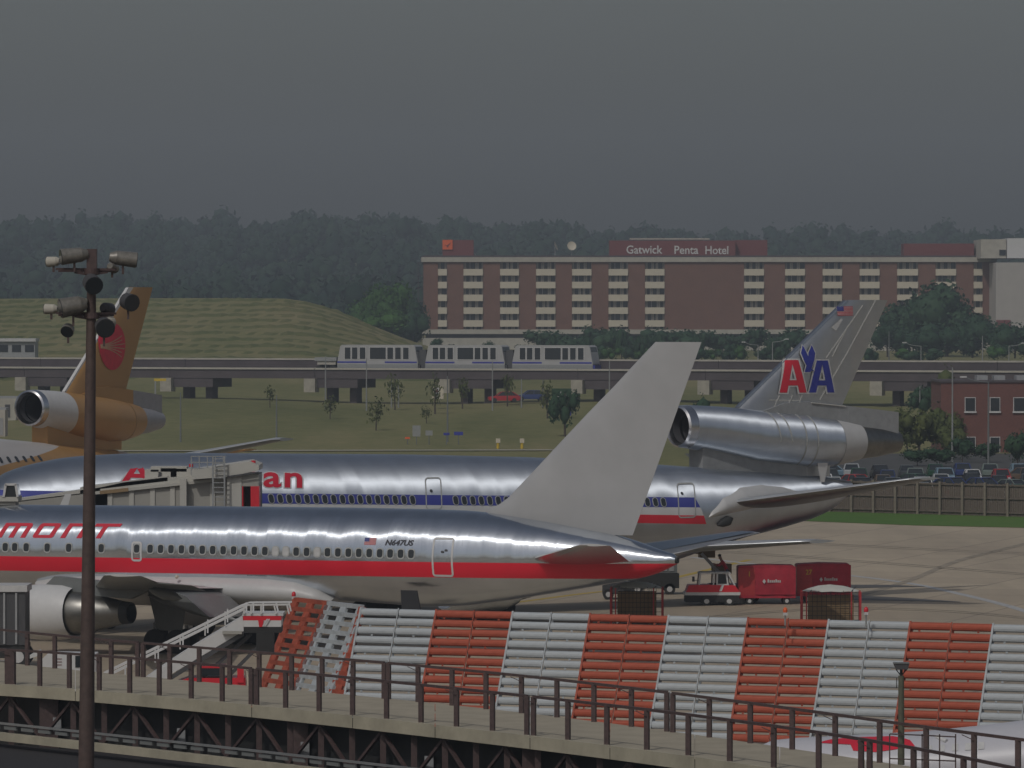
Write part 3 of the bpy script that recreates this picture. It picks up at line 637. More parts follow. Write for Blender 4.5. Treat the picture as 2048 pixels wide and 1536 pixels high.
def metal_skin(name, lines, base=(.68, .73, .8), rough=.36, gold=None, lim=None, aniso=.93, coat=.35):
    """bare metal with painted bands: lines = [(colour, z_top_at_a0, slope, z_bot_at_a0, slope, extra)] in object coordinates"""
    m = bpy.data.materials.new(name); m.use_nodes = True; n = m.node_tree; b = n.nodes['Principled BSDF']; lk = n.links.new
    tc = n.nodes.new('ShaderNodeTexCoord'); sp = n.nodes.new('ShaderNodeSeparateXYZ'); lk(tc.outputs['Object'], sp.inputs[0])
    def math_(op, a, bb=None, c=None):
        q = n.nodes.new('ShaderNodeMath'); q.operation = op
        for i, v in enumerate((a, bb, c)):
            if v is None: continue
            if isinstance(v, (int, float)): q.inputs[i].default_value = v
            else: lk(v, q.inputs[i])
        return q.outputs[0]
    # sheet to sheet differences of the skin panels
    br = n.nodes.new('ShaderNodeTexBrick'); br.inputs['Scale'].default_value = 1; br.inputs['Brick Width'].default_value = 2.6; br.inputs['Row Height'].default_value = .75
    br.inputs['Color1'].default_value = (.42, .42, .42, 1); br.inputs['Color2'].default_value = (.6, .6, .6, 1); br.inputs['Mortar'].default_value = (.3, .3, .3, 1); br.inputs['Mortar Size'].default_value = .008
    cb = n.nodes.new('ShaderNodeCombineXYZ'); lk(sp.outputs[0], cb.inputs[0]); lk(sp.outputs[2], cb.inputs[1]); lk(cb.outputs[0], br.inputs[0])
    no = n.nodes.new('ShaderNodeTexNoise'); no.inputs['Scale'].default_value = .9; no.inputs['Detail'].default_value = 5; lk(tc.outputs['Object'], no.inputs[0])
    sh = math_('ADD', math_('MULTIPLY', no.outputs[0], .35), math_('MULTIPLY', n.nodes.new('ShaderNodeRGBToBW').outputs[0], .0))
    bw = n.nodes.new('ShaderNodeRGBToBW'); lk(br.outputs[0], bw.inputs[0])
    val = math_('ADD', math_('MULTIPLY', bw.outputs[0], .45), math_('MULTIPLY', no.outputs[0], .35))
    mr = n.nodes.new('ShaderNodeMapRange'); mr.inputs[1].default_value = .2; mr.inputs[2].default_value = .6; mr.inputs[3].default_value = .78; mr.inputs[4].default_value = 1.08; lk(val, mr.inputs[0])
    cm = n.nodes.new('ShaderNodeMix'); cm.data_type = 'RGBA'; cm.blend_type = 'MULTIPLY'; cm.inputs[0].default_value = 1; cm.inputs[6].default_value = base + (1,)
    cc = n.nodes.new('ShaderNodeCombineColor'); [lk(mr.outputs[0], cc.inputs[i]) for i in range(3)]; lk(cc.outputs[0], cm.inputs[7])
    col = cm.outputs[2]; metal = None
    if gold: b.inputs['Metallic'].default_value = 0; b.inputs['Roughness'].default_value = .35
    for (cl, zt_, st_, zb_, sb_) in lines:
        up = math_('ADD', math_('MULTIPLY', sp.outputs[0], st_), zt_); dn = math_('ADD', math_('MULTIPLY', sp.outputs[0], sb_), zb_)
        inside = math_('MULTIPLY', math_('LESS_THAN', sp.outputs[2], up), math_('GREATER_THAN', sp.outputs[2], dn))
        if lim: inside = math_('MULTIPLY', inside, math_('GREATER_THAN', math_('ADD', math_('MULTIPLY', sp.outputs[2], lim[1]), sp.outputs[0]), lim[0]))
        mx = n.nodes.new('ShaderNodeMix'); mx.data_type = 'RGBA'; lk(inside, mx.inputs[0]); lk(col, mx.inputs[6]); mx.inputs[7].default_value = cl + (1,); col = mx.outputs[2]
        metal = inside if metal is None else math_('MAXIMUM', metal, inside)
    lk(col, b.inputs['Base Color'])
    if not gold:
        b.inputs['Coat Weight'].default_value = coat; b.inputs['Coat Roughness'].default_value = .12; b.inputs['Coat IOR'].default_value = 1.8
        b.inputs['Anisotropic'].default_value = aniso; cx_ = n.nodes.new('ShaderNodeCombineXYZ'); cx_.inputs[0].default_value = 1
        vt = n.nodes.new('ShaderNodeVectorTransform'); vt.convert_from = 'OBJECT'; vt.convert_to = 'WORLD'; lk(cx_.outputs[0], vt.inputs[0]); lk(vt.outputs[0], b.inputs['Tangent'])
    if not gold:
        if metal is not None:
            lk(math_('SUBTRACT', 1.0, metal), b.inputs['Metallic']); lk(math_('ADD', math_('MULTIPLY', metal, .2), rough), b.inputs['Roughness'])
        else: b.inputs['Metallic'].default_value = 1; b.inputs['Roughness'].default_value = rough
    # slight oil-canning of the sheets, in short lengths along the fuselage
    mp = n.nodes.new('ShaderNodeMapping'); mp.inputs['Scale'].default_value = (1.4, .4, .4); lk(tc.outputs['Object'], mp.inputs[0])
    n2 = n.nodes.new('ShaderNodeTexNoise'); n2.inputs['Scale'].default_value = 1.6; n2.inputs['Detail'].default_value = 4; lk(mp.outputs[0], n2.inputs[0])
    bu = n.nodes.new('ShaderNodeBump'); bu.inputs['Strength'].default_value = .16 if not gold else .03; bu.inputs['Distance'].default_value = .1; lk(n2.outputs[0], bu.inputs['Height']); lk(bu.outputs[0], b.inputs['Normal'])
    if not gold:
        # every skin bay sits a little differently, so reflections break up along the length
        fl = math_('FLOOR', math_('MULTIPLY', sp.outputs[0], 1.0)); wn = n.nodes.new('ShaderNodeTexWhiteNoise'); wn.noise_dimensions = '1D'; lk(fl, wn.inputs['W'])
        n3 = n.nodes.new('ShaderNodeTexNoise'); n3.noise_dimensions = '1D'; n3.inputs['Scale'].default_value = 1.0; n3.inputs['Detail'].default_value = 3; lk(sp.outputs[0], n3.inputs['W'])
        amp = math_('ADD', math_('MULTIPLY', math_('SUBTRACT', wn.outputs['Value'], .5), .05), math_('MULTIPLY', math_('SUBTRACT', n3.outputs[0], .5), .12))
        cz = n.nodes.new('ShaderNodeCombineXYZ'); lk(amp, cz.inputs[2]); ge = n.nodes.new('ShaderNodeNewGeometry')
        va = n.nodes.new('ShaderNodeVectorMath'); va.operation = 'ADD'; lk(ge.outputs['Normal'], va.inputs[0]); lk(cz.outputs[0], va.inputs[1])
        vn = n.nodes.new('ShaderNodeVectorMath'); vn.operation = 'NORMALIZE'; lk(va.outputs[0], vn.inputs[0]); lk(vn.outputs[0], bu.inputs['Normal']); lk(bu.outputs[0], b.inputs['Coat Normal'])
    return m
def wing_mesh(secs, tc=.1, side=1):
    """secs: (l, xle, xte, z)"""
    rings = []
    for l, xl, xt, z in secs: rings.append([(x, side * l, z + t) for x, t in foil(xl, xt, 9, tc)])
    return MB().loft(rings)
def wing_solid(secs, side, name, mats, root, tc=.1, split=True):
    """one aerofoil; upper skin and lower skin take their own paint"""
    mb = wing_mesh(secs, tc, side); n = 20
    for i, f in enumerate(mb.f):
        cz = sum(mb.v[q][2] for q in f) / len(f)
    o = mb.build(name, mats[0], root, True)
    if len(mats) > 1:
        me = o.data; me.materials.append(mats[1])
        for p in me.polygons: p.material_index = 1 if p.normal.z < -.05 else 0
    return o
def lathe(prof, axis_a, axis_b, n=40):
    """prof: (t along the axis 0..1, radius)"""
    a = Vector(axis_a); b = Vector(axis_b); d = (b - a).normalized(); u = Vector((0, 1, 0)); v = d.cross(u).normalized(); u = v.cross(d)
    return [[a + (b - a) * t + (u * math.cos(i * math.tau / n) + v * math.sin(i * math.tau / n)) * r for i in range(n)] for t, r in prof]
def wheels(mb, a, l, z, r, w_=.4, n=2):
    for q in range(n): mb.tube((a, l - w_ / 2 + q * w_ * 1.6, z), (a, l + w_ / 2 + q * w_ * 1.6, z), r, n=18)
def flag(root, fn, a0, z0, wd, ht):
    mb = MB()
    f = lambda u, v: fn(a0 - u, z0 + v)
    def quad(u0, v0, u1, v1, off=0):
        p = [f(u0, v0), f(u1, v0), f(u1, v1), f(u0, v1)]; return [(q[0], q[1] + off, q[2]) for q in p]
    base = MB().add(quad(0, 0, wd, ht), [(0, 1, 2, 3)]).build('flag', M['flagwhite'], root)
    s = MB()
    for k in range(7): s.add(quad(0, ht * (2 * k) / 13, wd, ht * (2 * k + 1) / 13, .006), [(0, 1, 2, 3)])
    s.build('stripes', M['flagred'], base); MB().add(quad(0, ht * 6 / 13, wd * .42, ht, .01), [(0, 1, 2, 3)]).build('canton', M['flagblue'], base)
M['flagwhite'] = mat('flag_white', (.6, .5, .5), .5); M['flagred'] = mat('flag_red', (.5, .06, .08), .5); M['flagblue'] = mat('flag_blue', (.05, .06, .22), .5)
M['fairing'] = mat('fairing_grey_white', (.5, .5, .5), .4, var=.04)
M['winlight'] = mat('window_surround', (.42, .43, .42), .5, .1)
# ------------------------------------------------ near airliner, red cheatline and white fin
A = Frame(rad(27), 1352, 242.0)
t7 = thing('airliner', 'bare metal airliner with a broad red stripe and plain white tail fin, nearest the barrier', 'aircraft', (A.X, A.D, 0), A.rz)
st = []
for px, top, bot, wd in [(1353, 1113, 1129, .34), (1345, 1107, 1133, .55), (1320, 1100, 1146, 1.0), (1285, 1086, 1156, 1.6), (1240, 1072, 1164, 2.15), (1180, 1059, 1175, 2.75), (1100, 1042, 1188, 3.25), (1020, 1029, 1201, 3.55), (935, 1021, 1212, 3.75), (850, 1018, 1213.5, 3.76), (700, 1015, 1206, 3.76), (400, 1012, 1194, 3.76), (60, 1009.5, 1181, 3.76)]:
    a = A.a(px); st.append((a, A.z(top, a), A.z(bot, a), wd))
zt, zb_ = st[-1][1], st[-1][2]; zb_ = zt - 4.05; st[-1] = (st[-1][0], zt, zb_, 3.76)
st = [s_ if s_[0] < 14 else (s_[0], s_[1], s_[1] - 4.08, s_[3]) for s_ in st]
for a, f, dz, wd in ((39.5, 1, 0, 3.76), (41.5, .93, .12, 3.6), (43.5, .8, .25, 3.1), (45.3, .58, .45, 2.3), (46.6, .3, .6, 1.3), (47.2, .05, .65, .2)):
    c = zt - 2.03 - dz * .6; st.append((a, c + 2.03 * f, c - 2.03 * f, wd))
fus = Fus(st, 1)
def lin(p0, p1, l=1.75):
    a0, z0 = A.az(p0[0], p0[1], l); a1, z1 = A.az(p1[0], p1[1], l); sl = (z1 - z0) / (a1 - a0); return z0 - sl * a0, sl
tz, ts = lin((0, 1112), (1000, 1126)); bz, bs_ = lin((0, 1141.5), (1000, 1157))
REDP = (.7, .016, .04)
M['skin7'] = metal_skin('bare_metal_near', [(REDP, tz, ts, bz, bs_)], rough=.25, coat=.12)
body = fus.mesh(MB()).build('fuselage', M['skin7'], t7, True)
MB().tube((.04, 0, (st[0][1] + st[0][2]) / 2 if st[0][0] < 1 else 5), (-.1, 0, fus.at(0)[0] * .5 + fus.at(0)[1] * .5), .14, .13, 14).build('exhaust_outlet', M['black'], t7)
wr = fus.wrap()
# windows
wm = MB()
def rr_outline(w_, h, r, n=4):
    out = []
    for cx, cy, a0 in ((w_ / 2 - r, h / 2 - r, 0), (-w_ / 2 + r, h / 2 - r, 90), (-w_ / 2 + r, -h / 2 + r, 180), (w_ / 2 - r, -h / 2 + r, 270)):
        for i in range(n + 1):
            t = rad(a0 + 90 * i / n); out.append((cx + r * math.cos(t), cy + r * math.sin(t)))
    return out
def plate(w_, h, r, m, name='window', th=.012):
    o = rr_outline(w_, h, r); return MB().prism([(x, th, y) for x, y in o], (0, -th, 0)).mesh(name, m)
def place(me, name, root, fs, a, z, off=.006):
    t, b, w_ = fs.at(a); l = fs.l(a, z); c = (t + b) / 2; h = (t - b) / 2
    ny = l / (w_ / 2) ** 2; nz = (z - c) / h ** 2; tilt = math.atan2(nz, ny)
    return link(me, name, root, (a, l + off, z), (tilt, 0, 0))
w7 = plate(.27, .36, .1, M['glass']); w7b = plate(.27, .36, .1, M['lightgrey'])
f7 = plate(.36, .46, .14, M['winlight'], 'window_surround')
wpx = [12, 31, 54, 96, 139, 204]
wpx2 = [302 + 20.87 * i for i in range(26)]
blank = (12, 13, 16)
for i, px in enumerate(wpx + [275] + wpx2):
    a = A.a(px, 1.8); py = np.interp(px, [0, 300, 830], [1094, 1097.5, 1108]); z = A.z(py, a, 1.8)
    bl = (i - 7) in blank
    f = place(f7, 'window_surround', t7, fus, a, z, .003); place(w7b if bl else w7, 'window', t7, fus, a, z, .012)
def outline_part(name, root, fs, a0, a1, z0, z1, r, wd, m, off=.014, k_=0, ref=0):
    """painted outline that follows the fuselage, as thin raised strip"""
    w_ = abs(a1 - a0); h = z1 - z0; o1 = rr_outline(w_, h, r, 5); o2 = rr_outline(w_ - 2 * wd, h - 2 * wd, max(.01, r - wd), 5); k = len(o1)
    def dens(o):
        out = []
        for i in range(len(o)):
            p, q = o[i], o[(i + 1) % len(o)]
            for j in range(4): out.append((p[0] + (q[0] - p[0]) * j / 4, p[1] + (q[1] - p[1]) * j / 4))
        return out
    o1 = dens(o1); o2 = dens(o2); k = len(o1); ca = (a0 + a1) / 2; cz = (z0 + z1) / 2
    wf = upright(fs, off, k_, ref)
    vs = [wf(ca + x, cz + y) for x, y in o1] + [wf(ca + x, cz + y) for x, y in o2]
    return MB().add(vs, [(i, (i + 1) % k, k + (i + 1) % k, k + i) for i in range(k)]).build(name, m, root)
def upright(fs, off, k, ref):
    def fn(a, z): l = fs.l(a, z); return (a + k * (l - ref), l + off, z)
    return fn
def door(root, fr, fs, px0, px1, py0, py1, name='door_outline', r=.14, wd=.09, m='white'):
    a0 = fr.a(px0, 1.8); a1 = fr.a(px1, 1.8); am = (a0 + a1) / 2; return outline_part(name, root, fs, a1, a0, fr.z(py1, am, 1.8), fr.z(py0, am, 1.8), r, wd, M[m])
door(t7, A, fus, 865, 907, 1075, 1154); door(t7, A, fus, 264, 285, 1083, 1123, 'emergency_exit_outline')
for px, py in ((886, 1104), (893, 1101)):
    a = A.a(px, 1.8); place(plate(.14, .1, .04, M['darkgrey']), 'door_handle', t7, fus, a, A.z(py, a, 1.8), .012)
# registration and the flag
def title(root, fr, fs, me, px0, px1, pyb, pyt, m, name, off=.014, l=1.75, skew=0):
    vx = [v.co.x for v in me.vertices]; vy = [v.co.y for v in me.vertices]; x0, x1, y0, y1 = min(vx), max(vx), min(vy), max(vy)
    a0 = fr.a(px0, l); a1 = fr.a(px1, l); zb0 = fr.z(pyb[0], a0, l); zb1 = fr.z(pyb[1], a1, l); ht = fr.z(pyt, a0, l) - zb0
    w2 = fs.wrap(off)
    def fn(u, v):
        t = (u - x0) / (x1 - x0); vv = (v - y0) / (y1 - y0) * ht; a = a0 + (a1 - a0) * t - skew * vv; return w2(a, zb0 + (zb1 - zb0) * t + vv)
    return map_text(name, me, fn, m, root, (y1 - y0) / 6)
M['titlered'] = mat('title_red', (.6, .02, .045), .4, var=.03); M['titleblack'] = mat('title_black', (.03, .03, .04), .5)
title(t7, A, fus, text_mb('N647US', 1, .035), 771, 826, (1091, 1092), 1079, M['titleblack'], 'registration', skew=.25)
a, z = A.az(733, 1089, 1.6); flag(t7, wr, a, z, .56, .3)
# slanted square letters m o n T
def letters_mont():
    H = 1.0; w_ = .22; P_ = []
    def rect(x0, y0, x1, y1): P_.append([(x0, y0), (x1, y0), (x1, y1), (x0, y1)])
    x = 0
    for k in range(3): rect(x + k * .62, 0, x + k * .62 + .26, .8)
    P_.append([(x, .8), (x + 1.5, .8), (x + 1.44, .94), (x + 1.36, 1.0), (x, 1.0)]); x += 1.85
    rect(x, .2, x + .26, .8); rect(x + .85, .2, x + 1.11, .8); rect(x + .85, .2, x + .85, .2) if False else None
    P_.append([(x, .2), (x + .02, .08), (x + .1, 0), (x + 1.03, 0), (x + 1.11, .1), (x + 1.11, .2)]); P_.append([(x, .8), (x + 1.11, .8), (x + 1.09, .92), (x + 1.0, 1), (x + .1, 1), (x + .02, .92)]); x += 1.5
    rect(x, 0, x + .26, .8); rect(x + .85, 0, x + 1.11, .8); P_.append([(x, .8), (x + 1.11, .8), (x + 1.06, .94), (x + .98, 1.0), (x, 1.0)]); x += 1.5
    rect(x - .1, .8, x + 1.25, 1.0); rect(x + .36, 0, x + .62, .8); return P_, x + 1.25
pm_, ww = letters_mont()
title(t7, A, fus, poly_me(pm_), -6, 226, (1075, 1077), 1046, M['titlered'], 'airline_name', skew=.5)
# fin
ys = [684, 720, 770, 830, 890, 940, 975, 998, 1012, 1020, 1035, 1052, 1068]
le = [1311, 1277, 1231, 1173, 1117, 1071, 1038, 1016, 997, 978, 970, 968, 968]
rings = []
for y, x in zip(ys, le):
    xt = 1403 - (y - 684) * .358; al = A.a(x); at_ = A.a(xt); zz = A.z(y, (al + at_) / 2)
    tcx = .09 if y < 1000 else .09 * 400 / (430)
    rings.append([(q, t, zz) for q, t in foil(al, at_, 10, tcx)])
MB().loft(rings).build('tail_fin', M['fin_white'], t7, True)
# rudder hinge line and fin tip strip
a0, z0 = A.az(1376, 690, .1); a1, z1 = A.az(1228, 1050, .2)
# tailplane
rl = A.a(1062, 1.2); rt = A.a(1258, 1.2); tl = A.a(1158, 7.6); tt = A.a(1216, 7.6); zr = A.z(1121, (rl + rt) / 2, 1.2); zti = A.z(1091, tl, 7.6)
M['tailblue'] = mat('tailplane_grey_blue', (.27, .33, .4), .35, .3, var=.05)
for sd_, nm in ((1, 'tailplane'), (-1, 'tailplane')):
    wing_solid([(.3, rl + .4, rt, zr - .03), (1.2, rl, rt, zr), (7.3, tl + .1, tt + .05, zti), (7.65, tl - .4, tt + .05, zti + .02)], sd_, nm, (M['lightgrey'], M['metal']), t7, .09)
    MB().add([(rl - 1.2, sd_ * 1.3, zr + .235), (tl - .55, sd_ * 7.3, zti + .1), (tl - 1.2, sd_ * 7.3, zti + .08), (rt + 1.1, sd_ * 1.3, zr + .12)], [(0, 1, 2, 3)]).build('walkway_panel', M['tailblue'], t7) if sd_ < 0 else None
# wing-body fairing
fr_ = []
for px, top, bot, wd in ((60, 1155, 1182, 3.2), (75, 1150, 1200, 3.6), (105, 1142, 1206, 3.9), (200, 1139, 1213, 4.15), (400, 1141, 1221, 4.25), (520, 1144, 1224, 4.15), (580, 1151, 1225, 3.8), (620, 1172, 1222, 3.2), (643, 1196, 1216, 2.3)):
    a = A.a(px, 2.0); fr_.append((a, A.z(top, a, 2.0), A.z(bot, a, 2.0), wd))
ff = Fus(fr_, 1); ff.mesh(MB(), 48).build('wing_body_fairing', M['fairing'], t7, True)
# wings: nearly end-on to the camera
aL = A.a(70, 2); aT = A.a(430, 2.4); zw = 2.78
print('wing root', aL, aT, zw)
secs = lambda: [(1.0, 27.7, aT - .3, zw), (2.2, 27.1, aT - .2, zw + .03), (6.2, 25.0, aT - .1, zw + .2), (18.4, 17.2, 15.4, zw + 1.35), (18.7, 16.7, 15.4, zw + 1.38)]
for sd_ in (1, -1):
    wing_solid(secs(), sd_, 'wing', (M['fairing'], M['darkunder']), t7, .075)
    fl = MB()
    for (l0, l1, drop) in ((2.3, 6.0, 1.25), (6.6, 12.5, .12)):
        def te(l): return aT - .1 if l < 6.2 else aT - .1 + (15.4 - aT + .1) * (l - 6.2) / 12.2
        r_ = []
        for l in (l0, l1):
            x = te(l); zz = zw + .02 + (.035 * l if l < 6.1 else .2 + .094 * (l - 6.2)); r_.append([(x + .7, sd_ * l, zz + .02), (x - .5, sd_ * l, zz - drop * .3), (x - 1.7, sd_ * l, zz - drop), (x + .2, sd_ * l, zz - drop * .55)])
        fl.loft(r_)
    fl.build('flap', M['darkunder'], t7)
    for l in (4.3, 9.3):
        sm_ = 1 if l < 5 else .35
        x = te(l); rg = lathe([(0, .02), (.15, .16), (.5, .26), (.8, .18), (1, .02)], (x + 2.4 * sm_, sd_ * l, zw - .45 * sm_ + .05 * l), (x - 2.3 * sm_, sd_ * l, zw - 1.5 * sm_ + .05 * l), 14)
        MB().loft(rg).build('flap_track_fairing', M['darkunder'], t7, True)
    # engine
    le_ = 6.5; e0 = A.a(50, 6.5); e1 = A.a(150, 6.5); e2 = A.a(190, 6.5); e3 = A.a(256, 6.5); ze = A.z(1224, e0, 6.5); ze2 = A.z(1226, e3, 6.5)
    ax0 = (e0, sd_ * le_, ze); ax1 = (e3, sd_ * le_, ze2); L_ = e0 - e3; f_ = lambda a: (e0 - a) / L_
    MB().loft(lathe([(.035, .9), (.0, .98), (.01, 1.06), (.08, 1.19), (.2, 1.24), (f_(e1) * .8, 1.2), (f_(e1), 1.08), (f_(e1) - .01, 1.02), (f_(e1) - .1, 1.0)], ax0, ax1), cap=False).build('engine_cowl', M['white'], t7, True)
    MB().loft(lathe([(f_(e1) - .12, .95), (f_(e1), .95), (f_(e2), .84), (f_(e2) + .02, .78), (.96, .5), (.97, .44), (.8, .42)], ax0, ax1)).build('engine_core', M['hotcore'], t7, True)
    MB().loft(lathe([(.955, .505), (1.03, .46), (1.03, .40), (.9, .36)], ax0, ax1)).build('exhaust_nozzle', M['black'], t7, True)
    MB().loft(lathe([(.12, .92), (.14, .0001)], ax0, ax1), cap=False).build('fan', M['darkgrey'], t7, True)
    py_ = MB(); py_.prism([(e0 - .9, sd_ * le_ - .2, ze + 1.0), (e0 - 1.6, sd_ * le_ - .2, zw + .62), (e3 - 1.5, sd_ * le_ - .2, zw + .3), (e3 - .2, sd_ * le_ - .2, ze + .7), (e1, sd_ * le_ - .2, ze + .85)], (0, .4, 0)); py_.build('pylon', M['darkunder'], t7)
    # main gear
    g = MB(); ga = aT + 1.5; g.tube((ga, sd_ * 3.6, zw), (ga, sd_ * 3.6, .55), .16); g.tube((ga + .55, sd_ * 3.6, .55), (ga - .55, sd_ * 3.6, .55), .1); g.bar((ga, sd_ * 3.6, 1.6), (ga + .1, sd_ * 2.2, zw), .12)
    gr = g.build('landing_gear', M['lightgrey'], t7)
    for q in (.55, -.55):
        for y in (-.42, .42): MB().tube((ga + q, sd_ * 3.6 + y - .16, .53), (ga + q, sd_ * 3.6 + y + .16, .53), .53, n=20).build('wheel', M['black'], gr, True)
    MB().prism([(ga + 1.0, sd_ * 3.9, zw - .1), (ga - 1.0, sd_ * 3.9, zw - .1), (ga - .75, sd_ * 3.95, 1.0), (ga + .5, sd_ * 3.95, 1.0)], (0, .05, 0)).build('gear_door', M['darkunder'], t7)
a, z = A.az(356, 1152, 2.0); bm_ = MB().tube((a, 2.1, z - .05), (a, 2.18, z), .09, .05).build('beacon_lamp', M['cream'], t7)
g = MB(); g.tube((40.5, 0, 2.6), (40.5, 0, .4), .12); gr = g.build('landing_gear', M['lightgrey'], t7)
for y in (-.3, .3): MB().tube((40.5, y - .12, .4), (40.5, y + .12, .4), .4, n=18).build('wheel', M['black'], gr, True)
# open hold door hanging under the rear fuselage, seen between the stripe and the barrier
a, z = A.az(826, 1190, 1.7); MB().prism([A_ for A_ in [(a + .5, 1.85, z + .2), (a - .3, 1.85, z + .2), (a - .62, 2.1, z - .7), (a + .3, 2.1, z - .7)]], (0, .06, 0)).build('hold_door', mat('hold_door_dark', (.006, .006, .008), .7), t7)
# ------------------------------------------------ three-engined airliners
B = Frame(rad(-37), 1700, 296.0)
def trijet(root, fr, livery, rudder_up=0.0):
    """all shapes come from the geometry of the silver one, B; local coordinates are reused for the second aircraft"""
    b = B; skin = livery['skin']
    st = []
    for px, top, bot, wd in [(1700, 962, 986, .5), (1660, 955, 1020, 1.5), (1620, 950, 1038, 2.3), (1550, 945, 1058, 3.6), (1480, 940, 1075, 4.6), (1400, 935, 1100, 5.4), (1300, 928, 1135, 5.95), (1200, 921, None, 6.02), (1050, 914, None, 6.02), (800, 908.5, None, 6.02), (400, 906, None, 6.02), (250, 907, None, 6.0), (172, 911, None, 5.8), (125, 916, None, 5.5), (94, 922, None, 5.2), (62, 929, None, 4.7), (31, 938, None, 4.1), (0, 952, None, 3.2), (-14, 972, None, 2.0), (-22, 996, 1020, .4)]:
        a = b.a(px); z = b.z(top, a); 
        if bot is None:
            zbt = 2.02 if px > 130 else np.interp(px, [-22, -14, 0, 31, 62, 94, 130], [4.6, 3.5, 2.95, 2.5, 2.25, 2.1, 2.02])
        else: zbt = b.z(bot, a)
        st.append((a, z, float(zbt), wd))
    fs = Fus(st, 1); fs.mesh(MB()).build('fuselage', skin, root, True)
    # centre engine nacelle
    prof = [(1357, 853, 42), (1375, 853.5, 43.5), (1440, 862, 49), (1500, 871.5, 53), (1600, 882, 54), (1662, 885, 47.5)]
    pts_ = []
    for px, c, r in prof: a = b.a(px); pts_.append((a, b.z(c, a), r * (b.D + a * b.s) / F))
    def ringat(a, z, r, n=48): return [(a, r * math.cos(i * math.tau / n), z + r * math.sin(i * math.tau / n)) for i in range(n)]
    a0, z0, r0 = pts_[0]
    lip = [ringat(a0 - .9, z0, r0 * .78), ringat(a0 - .1, z0, r0 * .82), ringat(a0 + .08, z0, r0 * .9), ringat(a0, z0, r0 * 1.0), ringat(a0 - .5, z0 - .01, r0 * 1.03)]
    MB().loft(lip, cap=False).build('intake_lip', M['metal'], root, True)
    n_ = 24; A_ = np.linspace(a0 - .5, pts_[-1][0], n_); pa = [p[0] for p in pts_][::-1]; pz = [p[1] for p in pts_][::-1]; pr = [p[2] for p in pts_][::-1]
    rg = [ringat(a, float(np.interp(a, pa, pz)), float(np.interp(a, pa, pr))) for a in A_]
    aw = pts_[-1][0]
    if livery.get('cowlwhite'):
        MB().loft(rg[:8], cap=False).build('intake_cowl', M['white'], root, True); MB().loft([[(x, y * 1.001, z) for x, y, z in q] for q in rg[7:]], cap=False).build('nacelle', livery['nac'], root, True)
    else: MB().loft(rg, cap=False).build('nacelle', livery['nac'], root, True)
    MB().loft([ringat(a0 - .3, z0, r0 * .8), ringat(a0 - 3.2, z0, r0 * .72)], cap=False).build('intake_duct', M['darkgrey'], root, True)
    MB().loft([ringat(a0 - 3.0, z0, r0 * .74), ringat(a0 - 3.1, z0, .01)], cap=False).build('fan', M['black'], root, True)
    a1 = b.a(1712); z1 = b.z(884, a1); r1 = 36 * (b.D + a1 * b.s) / F; rw = pts_[-1][2]; zw_ = pts_[-1][1]
    MB().loft([ringat(aw, zw_, rw * 1.012), ringat((aw + a1) / 2, (zw_ + z1) / 2, (rw + r1) / 2 * 1.03), ringat(a1, z1, r1 * 1.03), ringat(a1, z1, r1 * .9)], cap=False).build('reverser_band', M['fairing'] if not livery.get('cowlwhite') else livery['nac'], root, True)
    a2 = b.a(1793); z2 = b.z(883, a2); r2 = 21.5 * (b.D + a2 * b.s) / F
    MB().loft([ringat(a1, z1, r1 * .97), ringat((a1 + a2) / 2, (z1 + z2) / 2, (r1 + r2) / 2 * 1.05), ringat(a2, z2, r2), ringat(a2 + .02, z2, r2 * .85), ringat(a2 + .8, z2, r2 * .8)]).build('engine_core', M['hotcore'] if not livery.get('cowlwhite') else M['greycore'], root, True)
    MB().loft([ringat(a2 + .5, z2, r2 * .6, 20), ringat(a2 - .1, z2, r2 * .3, 20), ringat(a2 - .35, z2, .02, 20)]).build('exhaust_plug', M['black'], root, True)
    if not livery.get('cowlwhite'):
        for px in (1519, 1541, 1578, 1601):
            a = b.a(px); z_ = float(np.interp(a, pa, pz)); r = float(np.interp(a, pa, pr)) * 1.004
            lean = .25 if px < 1570 else 0.0
            MB().loft([[(x - (1 - math.sin(i * math.tau / 48)) * lean, y, z) for i, (x, y, z) in enumerate(ringat(a, z_, r * 1.003))], [(x - (1 - math.sin(i * math.tau / 48)) * lean, y, z) for i, (x, y, z) in enumerate(ringat(a - .1, z_, r * 1.003))]], cap=False).build('panel_joint', M['winlight'], root, True)
    # strut between nacelle and fuselage
    def pr_(pts2, y, m, nm, hw):
        MB().prism([(b.a(px), -hw, b.z(py, b.a(px))) for px, py in pts2], (0, 2 * hw, 0)).build(nm, m, root)
    pr_([(1392, 895), (1600, 918), (1600, 958), (1392, 945)], 0, M['grey_paint'] if not livery.get('cowlwhite') else livery['nac'], 'strut', .55)
    pr_([(1595, 920), (1650, 925), (1650, 952), (1595, 952)], 0, livery['fin'], 'strut_fairing', .4)
    # fin root fairing
    gd = livery.get('cowlwhite')
    pr_([(1500, 828), (1560, 806), (1612, 803), (1689, 812), (1689, 850), (1600, 850)], 0, livery['nac'] if gd else M['grey_paint'], 'fin_base_fairing', .42)
    pr_([(1689.3, 812), (1787, 824), (1787, 868), (1725, 860), (1689.3, 850)], 0, M['grey_paint'] if not gd else M['greycore'], 'fin_base_fairing', .42)
    up = rudder_up
    rings = []
    for t in (0, .02, .2, .4, .6, .8, .97, 1.0, 1.06):
        y = 600 + 215 * t; xl = 1690 - 218 * t + (6 if t == 0 else 0); xt = 1775 - 92 * t; al = b.a(xl); at_ = b.a(xt); z = b.z(y, (al + at_) / 2) + up * (1 - t)
        rings.append([(q, w_, z) for q, w_ in foil(al, at_, 10, .085)])
    MB().loft(rings).build('tail_fin', livery['fin'], root, True)
    al = []
